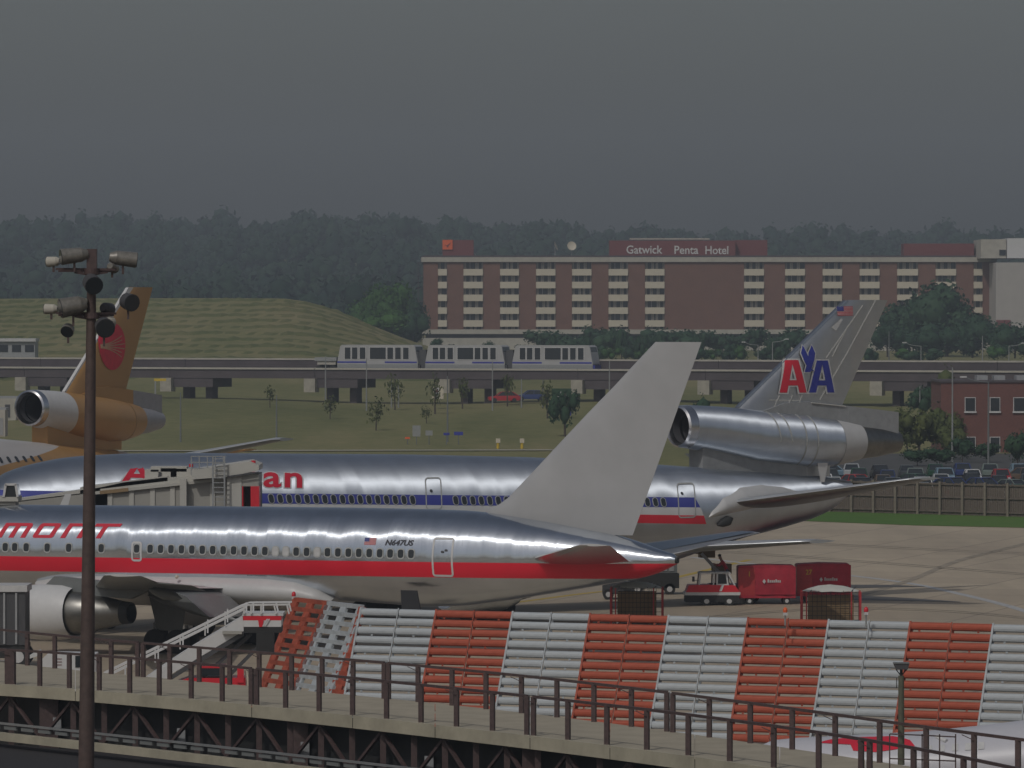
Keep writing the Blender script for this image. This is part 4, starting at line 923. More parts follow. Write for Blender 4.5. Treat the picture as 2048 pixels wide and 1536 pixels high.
    for t in (0.003, .2, .4, .6, .8, 1.0):
        y = 600 + 215 * t; xl = 1690 - 218 * t; a = b.a(xl); al.append([(a + .03, .1 * c_, b.z(y, a) + up * (1 - t)) for c_ in (1, -1)] + [(a - livery.get('lew', .16), -.12, b.z(y, a) + up * (1 - t)), (a - livery.get('lew', .16), .12, b.z(y, a) + up * (1 - t))])
    MB().loft(al).build('fin_leading_edge', livery.get('edge', M['metal']), root)
    def finpt(px, py, off=.03):
        """point on the port face of the fin"""
        t = (py - 600) / 215; xl = 1690 - 218 * t; xt = 1775 - 92 * t; A1 = b.a(xl); A2 = b.a(xt); c = A1 - A2; a = b.a(px, .2); u = min(max((A1 - a) / c, .001), .999)
        th = 5 * .085 * (.2969 * math.sqrt(u) - .126 * u - .3516 * u * u + .2843 * u ** 3 - .1036 * u ** 4) * c
        return (a, th + off, b.z(py, a) + up * (1 - t))
    # tailplane
    rl = b.a(1445, 2.2); rt = rl - 6.4; zr = 5.2; tl = 5.2; tt = 3.3; zt2 = 6.55
    for sd_ in (1, -1):
        wing_solid([(.8, rl + .5, rt, zr - .15), (2.2, rl, rt, zr), (10.6, tl, tt, zt2), (10.9, tl - .5, tt, zt2 + .03)], sd_, 'tailplane', (livery.get('tail', livery['wing']), livery.get('tail', livery.get('wingunder', livery['wing']))), root, .09)
    # wings
    for sd_, zt3 in ((1, livery.get('ztip', 4.3)), (-1, 5.6)):
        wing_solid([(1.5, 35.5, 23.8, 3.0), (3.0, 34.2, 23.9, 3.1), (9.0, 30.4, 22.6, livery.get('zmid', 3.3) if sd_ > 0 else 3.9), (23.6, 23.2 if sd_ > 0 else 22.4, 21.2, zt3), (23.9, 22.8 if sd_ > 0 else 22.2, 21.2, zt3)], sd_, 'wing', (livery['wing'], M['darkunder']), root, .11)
        e = (32.5, sd_ * 8.6, 2.0); e2 = (26.0, sd_ * 8.6, 2.0)
        MB().loft(lathe([(.05, 1.05), (0, 1.15), (.02, 1.25), (.2, 1.4), (.5, 1.35), (.62, 1.1)], e, e2), cap=False).build('engine_cowl', livery['nac'], root, True)
        MB().loft(lathe([(.55, 1.05), (.65, .9), (1.0, .5), (1.02, .4)], e, e2)).build('engine_core', M['hotcore'], root, True)
        MB().loft(lathe([(.12, 1.1), (.14, .001)], e, e2), cap=False).build('fan', M['darkgrey'], root, True)
        MB().prism([(31, sd_ * 8.6 - .25, 3.2), (29.5, sd_ * 8.6 - .25, 4.4), (25.5, sd_ * 8.6 - .25, 3.8), (26.5, sd_ * 8.6 - .25, 2.6)], (0, .5, 0)).build('pylon', M['darkunder'], root)
        g = MB(); g.tube((27.0, sd_ * 4.4, 3.2), (27.0, sd_ * 4.4, .6), .2); gr = g.build('landing_gear', M['lightgrey'], root)
        for q in (.7, -.7):
            for y in (-.6, .6): MB().tube((27.0 + q, sd_ * 4.4 + y - .2, .62), (27.0 + q, sd_ * 4.4 + y + .2, .62), .62, n=18).build('wheel', M['black'], gr, True)
    g = MB(); g.tube((46, 0, 3), (46, 0, .45), .15); gr = g.build('landing_gear', M['lightgrey'], root)
    for y in (-.35, .35): MB().tube((46, y - .15, .48), (46, y + .15, .48), .48, n=18).build('wheel', M['black'], gr, True)
    # flight-deck windows
    for k, (u0, u1) in enumerate(((48.0, 48.7), (48.8, 49.5), (49.6, 50.3))):
        zc = 6.05
        v = [fs.wrap(.02)(x, z) for x, z in ((u0, zc - .28), (u1, zc - .32), (u1, zc + .22 - .03 * k), (u0, zc + .3))]
        MB().add(v, [(0, 1, 2, 3)]).build('cockpit_window', M['glass'], root)
    return fs, finpt
def blin(p0, p1, l=2.9):
    a0, z0 = B.az(p0[0], p0[1], l); a1, z1 = B.az(p1[0], p1[1], l); sl = (z1 - z0) / (a1 - a0); return z0 - sl * a0, sl
L1 = blin((545, 987), (1330, 994.5)); L2 = blin((545, 1007.5), (1330, 1014.5)); L3 = blin((545, 1017), (1330, 1030)); L4 = blin((545, 1033), (1330, 1047))
BL = (.035, .045, .3)
M['skin10'] = metal_skin('bare_metal_far', [(BL, L1[0], L1[1], L2[0], L2[1]), ((.62, .62, .62), L2[0], L2[1], L3[0], L3[1]), (REDP, L3[0], L3[1], L4[0], L4[1])], lim=(B.a(1402, 2.6) + 4.6 * -.5, -.5), rough=.55, aniso=.97, coat=.3)
M['nac10'] = metal_skin('nacelle_metal', [], rough=.5, aniso=.95); M['fin10'] = metal_skin('fin_metal', [], base=(.62, .63, .65), rough=.5, aniso=0)
M['wingtop'] = mat('wing_light_grey', (.5, .52, .54), .3, .5, var=.05); M['greycore'] = mat('grey_core', (.3, .3, .32), .45, var=.1)
td = thing('airliner', 'silver three-engined airliner with blue, white and red stripes and large AA letters on its tail', 'aircraft', (B.X, B.D, 0), B.rz)
fsB, finpt = trijet(td, B, dict(skin=M['skin10'], nac=M['nac10'], fin=M['fin10'], wing=M['wingtop'], wingunder=M['hotcore']))
# white dome at the tailplane root
dm = []
for px, top, bot, wd in ((1404, 1036, 1046, 5.4), (1418, 1008, 1050, 5.9), (1445, 976, 1054, 5.95), (1490, 958, 1050, 5.55), (1540, 955, 1040, 4.9), (1590, 962, 1022, 4.1), (1630, 974, 1002, 3.2)):
    a = B.a(px, 2.6); dm.append((a, B.z(top, a, 2.6), B.z(bot, a, 2.6), wd))
Fus(dm, 1).mesh(MB(), 40).build('tailplane_root_fairing', M['fairing'], td, True)
w10 = plate(.27, .42, .12, M['glass']); f10 = plate(.36, .5, .17, M['winlight'], 'window_surround')
aa = B.a(543, 2.9); k = 0
while True:
    a = aa - k * .517; k += 1
    px = 1024 + (B.X - a * B.c - 2.9 * B.s) / (B.D + a * B.s - 2.9 * B.c) * F
    if px > 1340: break
    if 830 < px < 903: continue
    z = B.z(np.interp(px, [545, 1330], [997.5, 1004.5]), a, 2.9)
    place(f10, 'window_surround', td, fsB, a, z, .003); place(w10, 'window', td, fsB, a, z, .014)
def doorB(p0, p1, y0, y1): 
    a0 = B.a(p0, 2.9); a1 = B.a(p1, 2.9); am = (a0 + a1) / 2; outline_part('door_outline', td, fsB, a1, a0, B.z(y1, am, 2.9), B.z(y0, am, 2.9), .2, .07, M['winlight'], k_=.6, ref=2.95)
doorB(850, 883, 955, 1020); doorB(1355, 1391, 966, 1036)
a = B.a(866, 2.9); place(plate(.16, .16, .07, M['darkgrey']), 'door_window', td, fsB, a, B.z(982, a, 2.9), .014)
a = B.a(1370, 2.9); place(plate(.16, .16, .07, M['darkgrey']), 'door_window', td, fsB, a, B.z(987, a, 2.9), .014)
# name along the fuselage: thick letters with a white edge
class _S: pass
def airline_name(bold, off, m, nm):
    me = text_mb('American', 1, bold)
    return me
me = text_mb('American', 1, .02, sp=1.1); vx = [v.co.x for v in me.vertices]; x0, x1 = min(vx), max(vx); vy = [v.co.y for v in me.vertices]; capm = max(vy)
a0 = B.a(246, 2.6); a1 = B.a(603, 2.6); zb0 = B.z(966, a0, 2.6); zb1 = B.z(974.5, a1, 2.6); hcap = B.z(924, a0, 2.6) - zb0
for bold, off, m_, nm in ((.052, .014, M['white'], 'airline_name_edge'), (.022, .024, M['titlered'], 'airline_name')):
    me = text_mb('American', 1, bold, sp=1.1)
    def fn(u, v, off=off):
        t = (u - x0) / (x1 - x0); a_ = a0 + (a1 - a0) * t; zb_ = zb0 + (zb1 - zb0) * t; return upright(fsB, off, .7, fsB.l(a_, zb_))(a_, zb_ + v / capm * hcap)
    map_text(nm, me, fn, m_, td, .12)
# tail letters (cut into small facets so that they lie on the curved fin)
def fin_poly(nm, polys, m, off, par=td, fp=finpt):
    me = poly_me(polys); bm = bmesh.new(); bm.from_mesh(me)
    for ax in (0, 1):
        vs = [v.co[ax] for v in bm.verts]; c = math.floor(min(vs)) + .5
        while c < max(vs):
            bmesh.ops.bisect_plane(bm, geom=bm.verts[:] + bm.edges[:] + bm.faces[:], plane_co=(c, 0, 0) if ax == 0 else (0, c, 0), plane_no=(1, 0, 0) if ax == 0 else (0, 1, 0)); c += 6
    for v in bm.verts: v.co = Vector(fp(v.co.x, v.co.y, off))
    me2 = bpy.data.meshes.new(nm); bm.to_mesh(me2); bm.free(); me2.materials.append(m)
    return link(me2, nm, par)
def letterA(x0, x1, yt, yb, g=0.0):
    w_ = x1 - x0; cx = (x0 + x1) / 2; st_ = w_ * .27 ; tw = w_ * .21
    L = [(x0 - g, yb + g), (x0 + st_ + g, yb + g), (cx - tw * .28 + st_ * .0 + (0), yt + (yb - yt) * .18), (cx, yt - g), (cx - tw - g, yt - g)]
    ya, yc = yt + (yb - yt) * .62, yt + (yb - yt) * .78
    def xl(y): t = (yb - y) / (yb - yt); return x0 + st_ + (cx - (x0 + st_)) * t * .98
    def xr(y): t = (yb - y) / (yb - yt); return x1 - st_ - ((x1 - st_) - cx) * t * .98
    return [[(x0 - g, yb + g), (x0 + st_ + g, yb + g), (cx + g, yt + (yb - yt) * .12), (cx, yt - g), (cx - tw - g, yt - g)],
            [(x1 + g, yb + g), (x1 - st_ - g, yb + g), (cx - g, yt + (yb - yt) * .12), (cx, yt - g), (cx + tw + g, yt - g)],
            [(xl(ya), ya - g), (xr(ya), ya - g), (xr(yc), yc + g), (xl(yc), yc + g)]]
fin_poly('tail_letter_edge', letterA(1556, 1611, 720, 785, 3.0) + letterA(1616, 1670, 721, 785, 3.0), M['white'], .045)
fin_poly('tail_letter', letterA(1556, 1611, 720, 785), M['titlered'], .06); fin_poly('tail_letter', letterA(1616, 1670, 721, 785), M['blue'], .062)
def eagle(g):
    return [[(1601 - g, 706), (1606, 690 - g), (1616 + g, 718), (1611, 733 + g), (1606 - g, 722)], [(1622, 690 - g), (1628 + g, 706), (1626 + g, 720), (1618, 744 + g), (1606 - g, 744 + g), (1613 - g, 722), (1615 - g, 705)], [(1612, 740), (1626 + g, 742), (1617, 734)]]
fin_poly('eagle_edge', eagle(2.2), M['white'], .07); fin_poly('eagle', eagle(0), M['blue'], .085)
mb = MB()
fp0 = lambda a_, z_: None
f = fin_poly('flag', [[(1676, 613), (1706, 613), (1706, 631), (1676, 631)]], M['flagwhite'], .045)
fin_poly('stripes', [[(1676, 613 + 2.77 * k), (1706, 613 + 2.77 * k), (1706, 614.4 + 2.77 * k), (1676, 614.4 + 2.77 * k)] for k in range(7)], M['flagred'], .055, f); fin_poly('canton', [[(1676, 613), (1688, 613), (1688, 622), (1676, 622)]], M['flagblue'], .065, f)
M['hinge'] = mat('hinge_sealant', (.5, .5, .48), .5)
for (x0, y0), (x1, y1) in (((1727, 611), (1652, 716)), ((1697, 652), (1664, 714)), ((1754, 601), (1695, 708)), ((1695, 708), (1640, 800)), ((1557, 790), (1545, 815)), ((1583, 790), (1572, 815)), ((1603, 790), (1593, 815)), ((1536, 800), (1600, 801))):
    a_ = finpt(x0, y0, .02); b_ = finpt(x1, y1, .02); MB().bar(a_, b_, .055, .02, up=(0, 1, 0)).build('panel_line', M['hinge'], td)
fin_poly('patch_panel', [[(1662, 655), (1683, 636), (1686, 640), (1672, 662)]], M['fairing'], .03)
a_ = finpt(1612, 805, .1); MB().bar((B.a(1612), .45, B.z(804, 0)), (B.a(1680), .45, B.z(812, 0)), .06).build('fairing_edge', M['hinge'], td)
a, z = B.az(1642, 945, .8); MB().prism([(a + .1, .9, z - .5), (a - .12, .9, z - .5), (a - .35, .9, z + .5), (a + .35, .9, z + .5)], (0, .05, 0)).build('static_vent_panel', M['white'], td)
# dark cut-out and hinge gear under the tailplane root
a, z = B.az(1430, 1042, 2.2); rg = lathe([(0, .03), (.3, .2), (.7, .26), (1, .06)], (a + .35, fsB.l(a, z) + .12, z - .2), (a - .7, fsB.l(a - .7, z) + .12, z + .12), 14); MB().loft(rg).build('stabiliser_cutout', M['black'], td, True)
# second, gold and white, seen three-quarter from the front at the left edge
Cx = Frame(rad(-62), 0, 349.0, X=-23.35)
tg = thing('airliner', 'gold and white three-engined airliner with a red globe on its tail behind the lamp mast', 'aircraft', (Cx.X, Cx.D, .08), Cx.rz)
M['gold'] = mat('gold_paint', (.44, .245, .085), .4, .1, var=.05, scale=.6)
zc = 6.3
M['skinC'] = metal_skin('gold_white_skin', [((.5, .48, .47), 4.35, .25, 7.83, -.105), ((.45, .02, .03), 4.7, 0, 4.1, 0)], base=(.44, .245, .085), gold=True)
fsC, finC = trijet(tg, Cx, dict(skin=M['skinC'], nac=M['gold'], fin=M['gold'], wing=M['wingtop'], tail=M['gold'], ztip=7.7, zmid=4.7, cowlwhite=True, edge=M['white'], lew=.5), .8)
# red globe with pale arcs on the fin
def fC(x, y, off): return finC(x, y, off)
cx0, cy0, rx, ry = 1632, 722, 46, 49
disc = [[(cx0 + rx * math.cos(q * math.tau / 36), cy0 + ry * math.sin(q * math.tau / 36)) for q in range(36)]]
fin_poly('tail_emblem', disc, mat('emblem_red', (.6, .018, .045), .4), .05, tg, fC)
arcs = []
for k, s_ in enumerate((-1.6, -.95, -.32, .32, .95, 1.6)):
    for j in range(8):
        u0, u1 = j / 8, (j + 1) / 8
        def pt(u, w_): x = cx0 - rx * .9 + u * rx * 1.82; y = cy0 + 2 * s_ + s_ * 15 * u ** 1.8 + w_; return (x, y)
        q = [pt(u0, -1.0), pt(u1, -1.0), pt(u1, 1.0), pt(u0, 1.0)]
        if all(((x - cx0) / rx) ** 2 + ((y - cy0) / ry) ** 2 < .96 for x, y in q): arcs.append(q)
fin_poly('emblem_arc', arcs, mat('emblem_arc', (.5, .3, .18), .4), .065, tg, fC)
wC = plate(.3, .42, .12, M['glass'])
for k in range(30): place(wC, 'window', tg, fsC, 14 + k * .9, 6.2, .012)
# ---------------------------------------------------------------- jet bridge between the two silver aircraft
JD = 261.0; js = JD / F
t = thing('jet_bridge', 'grey beige telescopic passenger bridge with a red-edged cab door against the far silver aircraft', 'jet bridge', tuple(P(520, 1120, JD)))
t.location.z = 0
M['bridge'] = mat('bridge_panel', (.33, .32, .29), .6, var=.07, scale=.6); M['bridgelt'] = mat('bridge_light_panel', (.45, .44, .4), .6, var=.06, scale=.6)
def J(px, py, y=0.0): return ((px - 520) * js, y, H0 + (YH - py) * js)
def jz(py): return H0 + (YH - py) * js
def jx(px): return (px - 520) * js
# tunnel: two telescoping lengths that run down to the left
MB().prism([J(175, 988), J(455, 960), J(455, 1062), J(175, 1080)], (0, 2.6, 0)).build('inner_tunnel', M['bridge'], t)
MB().prism([J(20, 1006), J(200, 984), J(216, 984), J(216, 1080), J(20, 1094)], (0, 2.2, 0)).build('outer_tunnel', M['bridge'], t)
# roof of the tunnels and the pale edge beam
MB().prism([J(170, 985), J(457, 954), J(457, 960), J(170, 991)], (0, -.18, 0)).build('edge_beam', M['bridgelt'], t)
MB().prism([J(160, 987), J(456, 957), J(456, 951), J(330, 955), J(160, 975)], (0, 2.6, 0)).build('tunnel_roof', M['bridgelt'], t)
MB().prism([J(20, 1004), J(200, 982), J(200, 975), J(20, 1000)], (0, 2.3, 0)).build('tunnel_roof', M['bridgelt'], t)
MB().bar(J(200, 985, -.1), J(257, 979, -.1), .2, .16).build('hydraulic_rail', M['olive'], t)
for k, px in enumerate((176, 215, 258, 300, 340, 420)):
    MB().box((jx(px), -.07, jz(1075)), (jx(px) + .22, -.005, jz(990 - (px - 175) * .1))).build('wall_rib', M['bridgelt'], t)
MB().prism([J(200, 978), J(335, 962), J(335, 952), J(255, 963), J(200, 975)], (0, 1.9, 0)).build('roof_duct', M['bridgelt'], t) 
for a, b, y0, y1 in ((288, 316, 940, 965), (320, 352, 937, 958), (300, 372, 934, 944), (340, 410, 938, 956)):
    MB().box((jx(a), .4, jz(y1)), (jx(b), 1.9, jz(y0))).build('roof_unit', M['bridgelt'], t)
MB().prism([J(316, 945, .35), J(322, 945, .35), J(320, 966, .35), J(313, 966, .35)], (0, .04, 0)).build('unit_gap', M['darkgrey'], t)
MB().box((jx(361), -.6, jz(1090)), (jx(374), -.1, jz(958))).build('lift_column', M['bridgelt'], t)
# cab
MB().box((jx(455), -.5, jz(1075)), (jx(484), 3.2, jz(950))).build('cab_side', M['bridgelt'], t)
MB().box((jx(484), -.45, jz(972)), (jx(518), 3.2, jz(948))).build('cab_front', M['bridge'], t)
MB().box((jx(484), 1.0, jz(1075)), (jx(518), 3.2, jz(972))).build('cab_wall', M['darkgrey'], t)
MB().box((jx(485), -.46, jz(1075)), (jx(487), .95, jz(972))).build('door_frame', M['red'], t)
MB().box((jx(502), -.48, jz(1075)), (jx(519), .9, jz(972))).build('cab_door', M['red'], t)
MB().prism([J(385, 940, -.7), J(500, 922, -.7), J(519, 930, -.7), J(519, 940, -.7), J(455, 953, -.7), J(385, 958, -.7)], (0, 4.1, 0)).build('cab_roof', M['bridgelt'], t)
MB().prism([J(456, 951, -.72), J(519, 942, -.72), J(519, 945, -.72), J(456, 954, -.72)], (0, -.04, 0)).build('roof_seam', M['darkgrey'], t)
# access ladder with hoops and a roof rail
lad = MB()
for px in (428, 451): lad.bar(J(px, 1045, -1.0), J(px, 912, -1.0), .07)
for k in range(14): lad.bar(J(428, 1040 - 9.5 * k, -1.0), J(451, 1040 - 9.5 * k, -1.0), .04)
lad.build('ladder', M['galv'], t)
rl = MB()
for px in (384, 400, 416, 432, 448): rl.bar(J(px, 950 - (px - 384) * .2, -.65), J(px, 911, -.65), .05)
for py in (912, 924, 936): rl.bar(J(384, py, -.65), J(453, py, -.65), .045)
rl.build('roof_railing', M['galv'], t)
for px, py in ((382, 928), (507, 921)): MB().tube(J(px, py + 6, 0), J(px, py, 0), .1).build('warning_lamp', M['red'], t)
MB().box((jx(150), .6, 0.02), (jx(162), 1.0, jz(1080))).build('support_leg', M['bridge'], t); MB().box((jx(362), .4, .02), (jx(373), 1.2, jz(1088))).build('support_leg', M['bridge'], t)
for y in (.3, 1.5): MB().tube((jx(366) - .9, y, .5), (jx(366) - .9, y + .3, .5), .5).build('wheel', M['black'], t); MB().tube((jx(366) + .9, y, .5), (jx(366) + .9, y + .3, .5), .5).build('wheel', M['black'], t)
# second bridge cab by the nose at the left edge
t = thing('jet_bridge', 'white-framed glass cab of another passenger bridge at the left edge', 'jet bridge', tuple(P(-10, 1010, 257)))
t.location.z = 0; s_ = 257 / F
z_ = lambda py: H0 + (YH - py) * s_
MB().box((0, 0, z_(1003)), (46 * s_, 2, z_(994))).build('cab_base', M['bridgelt'], t)
MB().box((-30 * s_, 0.1, 2.5), (40 * s_, 1.9, z_(1003))).build('cab_body', M['bridge'], t)
MB().prism([(18 * s_, .02, z_(994)), (44 * s_, .02, z_(994)), (40 * s_, .02, z_(971)), (22 * s_, .02, z_(971))], (0, 1.9, 0)).build('cab_glass', M['glass'], t)
g = MB(); g.bar((17 * s_, 0, z_(994)), (21 * s_, 0, z_(969)), .1); g.bar((45 * s_, 0, z_(994)), (41 * s_, 0, z_(969)), .1); g.bar((20 * s_, 0, z_(969)), (42 * s_, 0, z_(969)), .1); g.build('cab_frame', M['white'], t)
MB().box((0, .5, .02), (.6, 1.1, 2.6)).build('support_leg', M['bridge'], t)
# small white upright plates seen over the fuselages
t = thing('marker_plate', 'small white tilted plate standing on the bridge roof at the left', 'plate', tuple(P(130, 1001, 258)))
MB().prism([(-.3, 0, -.35), (.1, 0, -.35), (.28, 0, .3), (0, 0, .3)], (0, .08, 0)).build('plate', M['white'], t); MB().tube((-.1, .04, -.5), (-.1, .04, -.3), .03).build('peg', M['red'], t)
class Bars:
    def __init__(s, nm, m, par): s.a = (nm, m, par)
    def bar(s, p, q, w_): MB().bar(p, q, w_).build(*s.a); return s
# ---------------------------------------------------------------- service vehicles
def vwheel(t, x, y, r=.3, w_=.22, hub='lightgrey'):
    wl = MB().tube((x, y - w_ / 2, r), (x, y + w_ / 2, r), r, n=20).build('wheel', M['black'], t, True)
    MB().tube((x, y - w_ / 2 - .02, r), (x, y - w_ / 2 + .02, r), r * .5, n=14).build('rim', M[hub], wl)
def zmark(par, x0, z0, s, y=-.012):
    mb = MB()
    for dx in (0, .09): mb.prism([(x0 + s * (.1 + dx * 2), y, z0), (x0 + s * (.3 + dx * 2), y, z0 + s * .0), (x0 + s * (.62 + dx * 2), y, z0 + s), (x0 + s * (.42 + dx * 2), y, z0 + s)], (0, -.01, 0))
    mb.build('emblem', M['white'], par)
# baggage tug
p = G(1370, 1212); s = 38.0
tg_ = thing('baggage_tug', 'red and white baggage tug with open white cab heading left before the carts', 'tug', tuple(p), rad(2))
L = 2.85; W_ = 1.35; tg_.scale = (1, 1, .86)
MB().prism([(0.0, 0, .62), (2.8, 0, .62), (2.83, 0, .76), (2.8, 0, .8), (0, 0, .8), (-.02, 0, .72)], (0, W_, 0)).build('chassis', M['white'], tg_)
MB().box((.04, .02, .2), (2.76, W_ - .02, .619)).build('underbody', M['black'], tg_)
MB().prism([(.06, 0, .801), (2.78, 0, .801), (2.55, 0, 1.2), (1.0, 0, 1.24), (.2, 0, 1.22)], (0, W_, 0)).build('bonnet', M['red'], tg_)
zmark(tg_, 1.7, .86, .36)
cabm_ = Bars('cab_pillar', M['white'], tg_)
for x, x2 in ((.72, .8), (1.45, 1.47), (1.63, 1.66), (2.2, 2.1), (2.55, 2.2)):
    for y in (.05, W_ - .05): cabm_.bar((x, y, 1.18), (x2, y, 1.93), .075)
cabm_.bar((1.63, .05, 1.25), (2.2, .05, 1.25), .08)
MB().prism([(.7, 0, 1.9), (2.35, 0, 1.9), (2.3, 0, 1.98), (.8, 0, 1.98)], (0, W_, 0)).build('cab_roof', M['lightgrey'], tg_)
MB().box((1.68, .07, 1.28), (2.12, .09, 1.86)).build('cab_glass', M['glass'], tg_); MB().box((1.3, .4, 1.0), (1.75, .95, 1.3)).build('seat', M['black'], tg_)
MB().box((.38, .1, 1.42), (.5, .18, 1.72)).build('mirror', M['darkgrey'], tg_); MB().bar((.5, .14, 1.5), (.8, .1, 1.5), .03).build('mirror_arm', M['darkgrey'], tg_)
for x in (.75, 2.15):
    for y in (.02, W_ - .02): vwheel(tg_, x + .35 if x < 1 else x + .1, y, .27)
for x in (0,): 
    for y in (.25, 1.1): MB().box((-.03, y - .1, .62), (-.001, y + .1, .76)).build('headlight', M['lightgrey'], tg_)
# covered baggage carts
def cart(px, py, label, num, wd):
    p = G(px, py); t = thing('baggage_cart', label, 'baggage cart', tuple(p), rad(1.5), 'curtained baggage carts behind the tug')
    L = wd; z0, z1 = .48, 1.95
    MB().box((0, 0, .34), (L, 1.5, z0)).build('chassis', M['redcloth'], t)
    MB().box((.02, .01, z0 + .001), (L * .3, 1.49, z1 - .07)).build('end_panel', M['cartred'], t)
    cl = MB(); nx = 14; nz = 7; vs = []
    for j in range(nz + 1):
        for i in range(nx + 1):
            u = i / nx; v = j / nz; sag = .1 * math.sin(math.pi * u) * math.sin(math.pi * (1 - v) * .8) + .03 * math.sin(9 * u + 4 * v)
            vs.append((L * (.3 + .7 * u), -.02 - max(0, sag), z0 + .04 + (z1 - z0 - .05) * v))
    cl.add(vs, [(j * (nx + 1) + i, j * (nx + 1) + i + 1, (j + 1) * (nx + 1) + i + 1, (j + 1) * (nx + 1) + i) for j in range(nz) for i in range(nx)]); cl.build('side_curtain', M['redcloth'], t, True)
    MB().box((L * .3 + .01, .03, z0), (L - .02, 1.48, z1 - .08)).build('load_cover', M['redcloth'], t)
    MB().prism([(0, -.03, z1 - .06), (L, -.03, z1 - .06), (L - .12, -.03, z1 + .05), (.45 * L, -.03, z1 + .08), (.1, -.03, z1 + .02)], (0, 1.56, 0)).build('roof', M['redcloth'], t)
    for x in (.6, L - .45): 
        for y in (.12, 1.38): vwheel(t, x, y, .19, .14)
    MB().bar((-.6, .75, .3), (0, .75, .4), .06).build('tow_bar', M['black'], t)
    me = text_mb(num, .36, .004); map_text('number', me, lambda u, v: (L * .17 + u * .9, -.002, 1.45 + v), M['yellow'], t, 5)
    MB().prism([(L * .42, -.16, 1.2), (L * .45, -.16, 1.32), (L * .48, -.16, 1.2), (L * .45, -.16, 1.08)], (0, -.012, 0)).build('emblem', M['lightgrey'], t)
    mk = MB()
    for q in range(7): mk.box((L * .51 + q * .1, -.16, 1.14), (L * .51 + q * .1 + .065, -.15, 1.26 + (.05 if q in (0, 4) else 0)))
    mk.build('lettering', M['lightgrey'], t)
    return t
cart(1476, 1210, 'maroon curtained baggage cart coupled right behind the tug', '1', 2.95)
cart(1593, 1206, 'maroon curtained baggage cart numbered 27, right of the first one', '27', 2.8)
# cage trolleys
def cage(px, py, label, wd, D_off=0):
    p = G(px, py); t = thing('cage_trolley', label, 'cage trolley', tuple(p), rad(-2)); L = wd; z1 = 1.75
    for x in (0, L):
        for y in (0, 1.5): MB().box((x - .05, y - .05, .0), (x + .05, y + .05, z1)).build('corner_post', M['cartred'], t)
    for x in (.22, L - .42): MB().box((x - .03, -.02, .35), (x + .03, .02, z1)).build('upright', M['cartred'], t)
    g = MB(); k = 8
    for i in range(k + 1): g.bar((.5 + (L - 1.0) * i / k, 0, .35), (.5 + (L - 1.0) * i / k, 0, z1), .022)
    for j in range(7): g.bar((0, 0, .4 + j * .22), (L, 0, .4 + j * .22), .022)
    for i in range(k + 1): g.bar((L * i / k, 1.5, .35), (L * i / k, 1.5, z1), .022)
    g.build('wire_mesh', M['black'], t)
    MB().box((0, 0, .25), (L, 1.5, .35)).build('base', M['black'], t)
    MB().box((.3, .5, .36), (L - .3, 1.3, 1.55)).build('cargo', M['olive'], t)
    n = 20; rg = []
    for q in range(4): r = (1, .8, .45, .001)[q]; rg.append([(L / 2 + (L * .5) * r * math.cos(i * math.tau / n), .72 + .8 * r * math.sin(i * math.tau / n), z1 + .0 + .3 * (1 - r * r) + .015 * math.sin(i * 3)) for i in range(n)])
    tp = MB().loft(rg, cap=False).build('top_sheet', M['tarp'], t, True)
    nt_ = MB()
    for i in range(6): nt_.bar((L * (.15 + .14 * i), 0, z1 + .02), (L * (.15 + .14 * i) + .25, 1.4, z1 + .2), .03)
    nt_.build('netting', M['darkgrey'], tp)
    for x in (.3, L - .3): vwheel(t, x, .1, .12, .1)
cage(1604, 1258, 'red cage trolley with white sheeted top and wire mesh, before the carts', 2.75)
cage(1222, 1250, 'brown cage trolley with a sagging pale sheet, left of the tug', 2.45)
# dark ground power unit behind the tail cone
p = G(1275, 1190); t = thing('power_unit', 'dark ground power unit parked under the near tail cone', 'ground power unit', tuple(p))
MB().prism([(-.5, 0, .35), (2.2, 0, .35), (2.2, 0, 1.1), (1.9, 0, 1.15), (-.5, 0, 1.15)], (0, 1.3, 0)).build('chassis', M['black'], t); MB().box((.5, .1, 1.151), (2.1, 1.2, 1.75)).build('housing', M['darkunder'], t); MB().box((-.4, .2, 1.151), (.45, 1.1, 1.4)).build('cover', M['darkgrey'], t)
for k in range(4): MB().box((.6 + .36 * k, .06, 1.25), (.85 + .36 * k, .098, 1.65)).build('louvre', M['grey_paint'], t)
for x in (0, 1.7):
    for y in (.1, 1.2): vwheel(t, x, y, .3, .2)
p = G(1240, 1200); t = thing('dark_tractor', 'low dark tractor in the shade left of the power unit', 'tractor', tuple(p)); 
MB().prism([(-.9, 0, .3), (.7, 0, .3), (.7, 0, .9), (.1, 0, .95), (-.2, 0, 1.2), (-.9, 0, 1.2)], (0, 1.2, 0)).build('body', M['darkgrey'], t)
for x in (-.6, .4):
    for y in (.05, 1.15): vwheel(t, x, y, .28, .2)
# belt loader with boxes and a worker
BLD = 292.0
t = thing('belt_loader', 'white belt loader raised towards the aircraft behind the tug', 'belt loader', tuple(P(1440, 1190, BLD)))
t.location.z = 0; s_ = BLD / F
a = Vector(((1403 - 1440) * s_, 0, H0 + (YH - 1107) * s_)); b = Vector(((1452 - 1440) * s_, 0, H0 + (YH - 1160) * s_))
MB().bar(a, b, .25, .16).build('side_rail', M['white'], t); MB().bar(a + Vector((0, .8, 0)), b + Vector((0, .8, 0)), .12, .16).build('side_rail', M['white'], t)
MB().bar(a + Vector((0, .4, .02)), b + Vector((0, .4, .02)), .7, .06).build('belt', M['black'], t)
MB().box((-.6, -.1, .35), (2.2, 1.3, .95)).build('chassis', M['lightgrey'], t); MB().bar((.3, .4, .9), a * .35 + b * .65 + Vector((0, .4, 0)), .12).build('lift_strut', M['galv'], t)
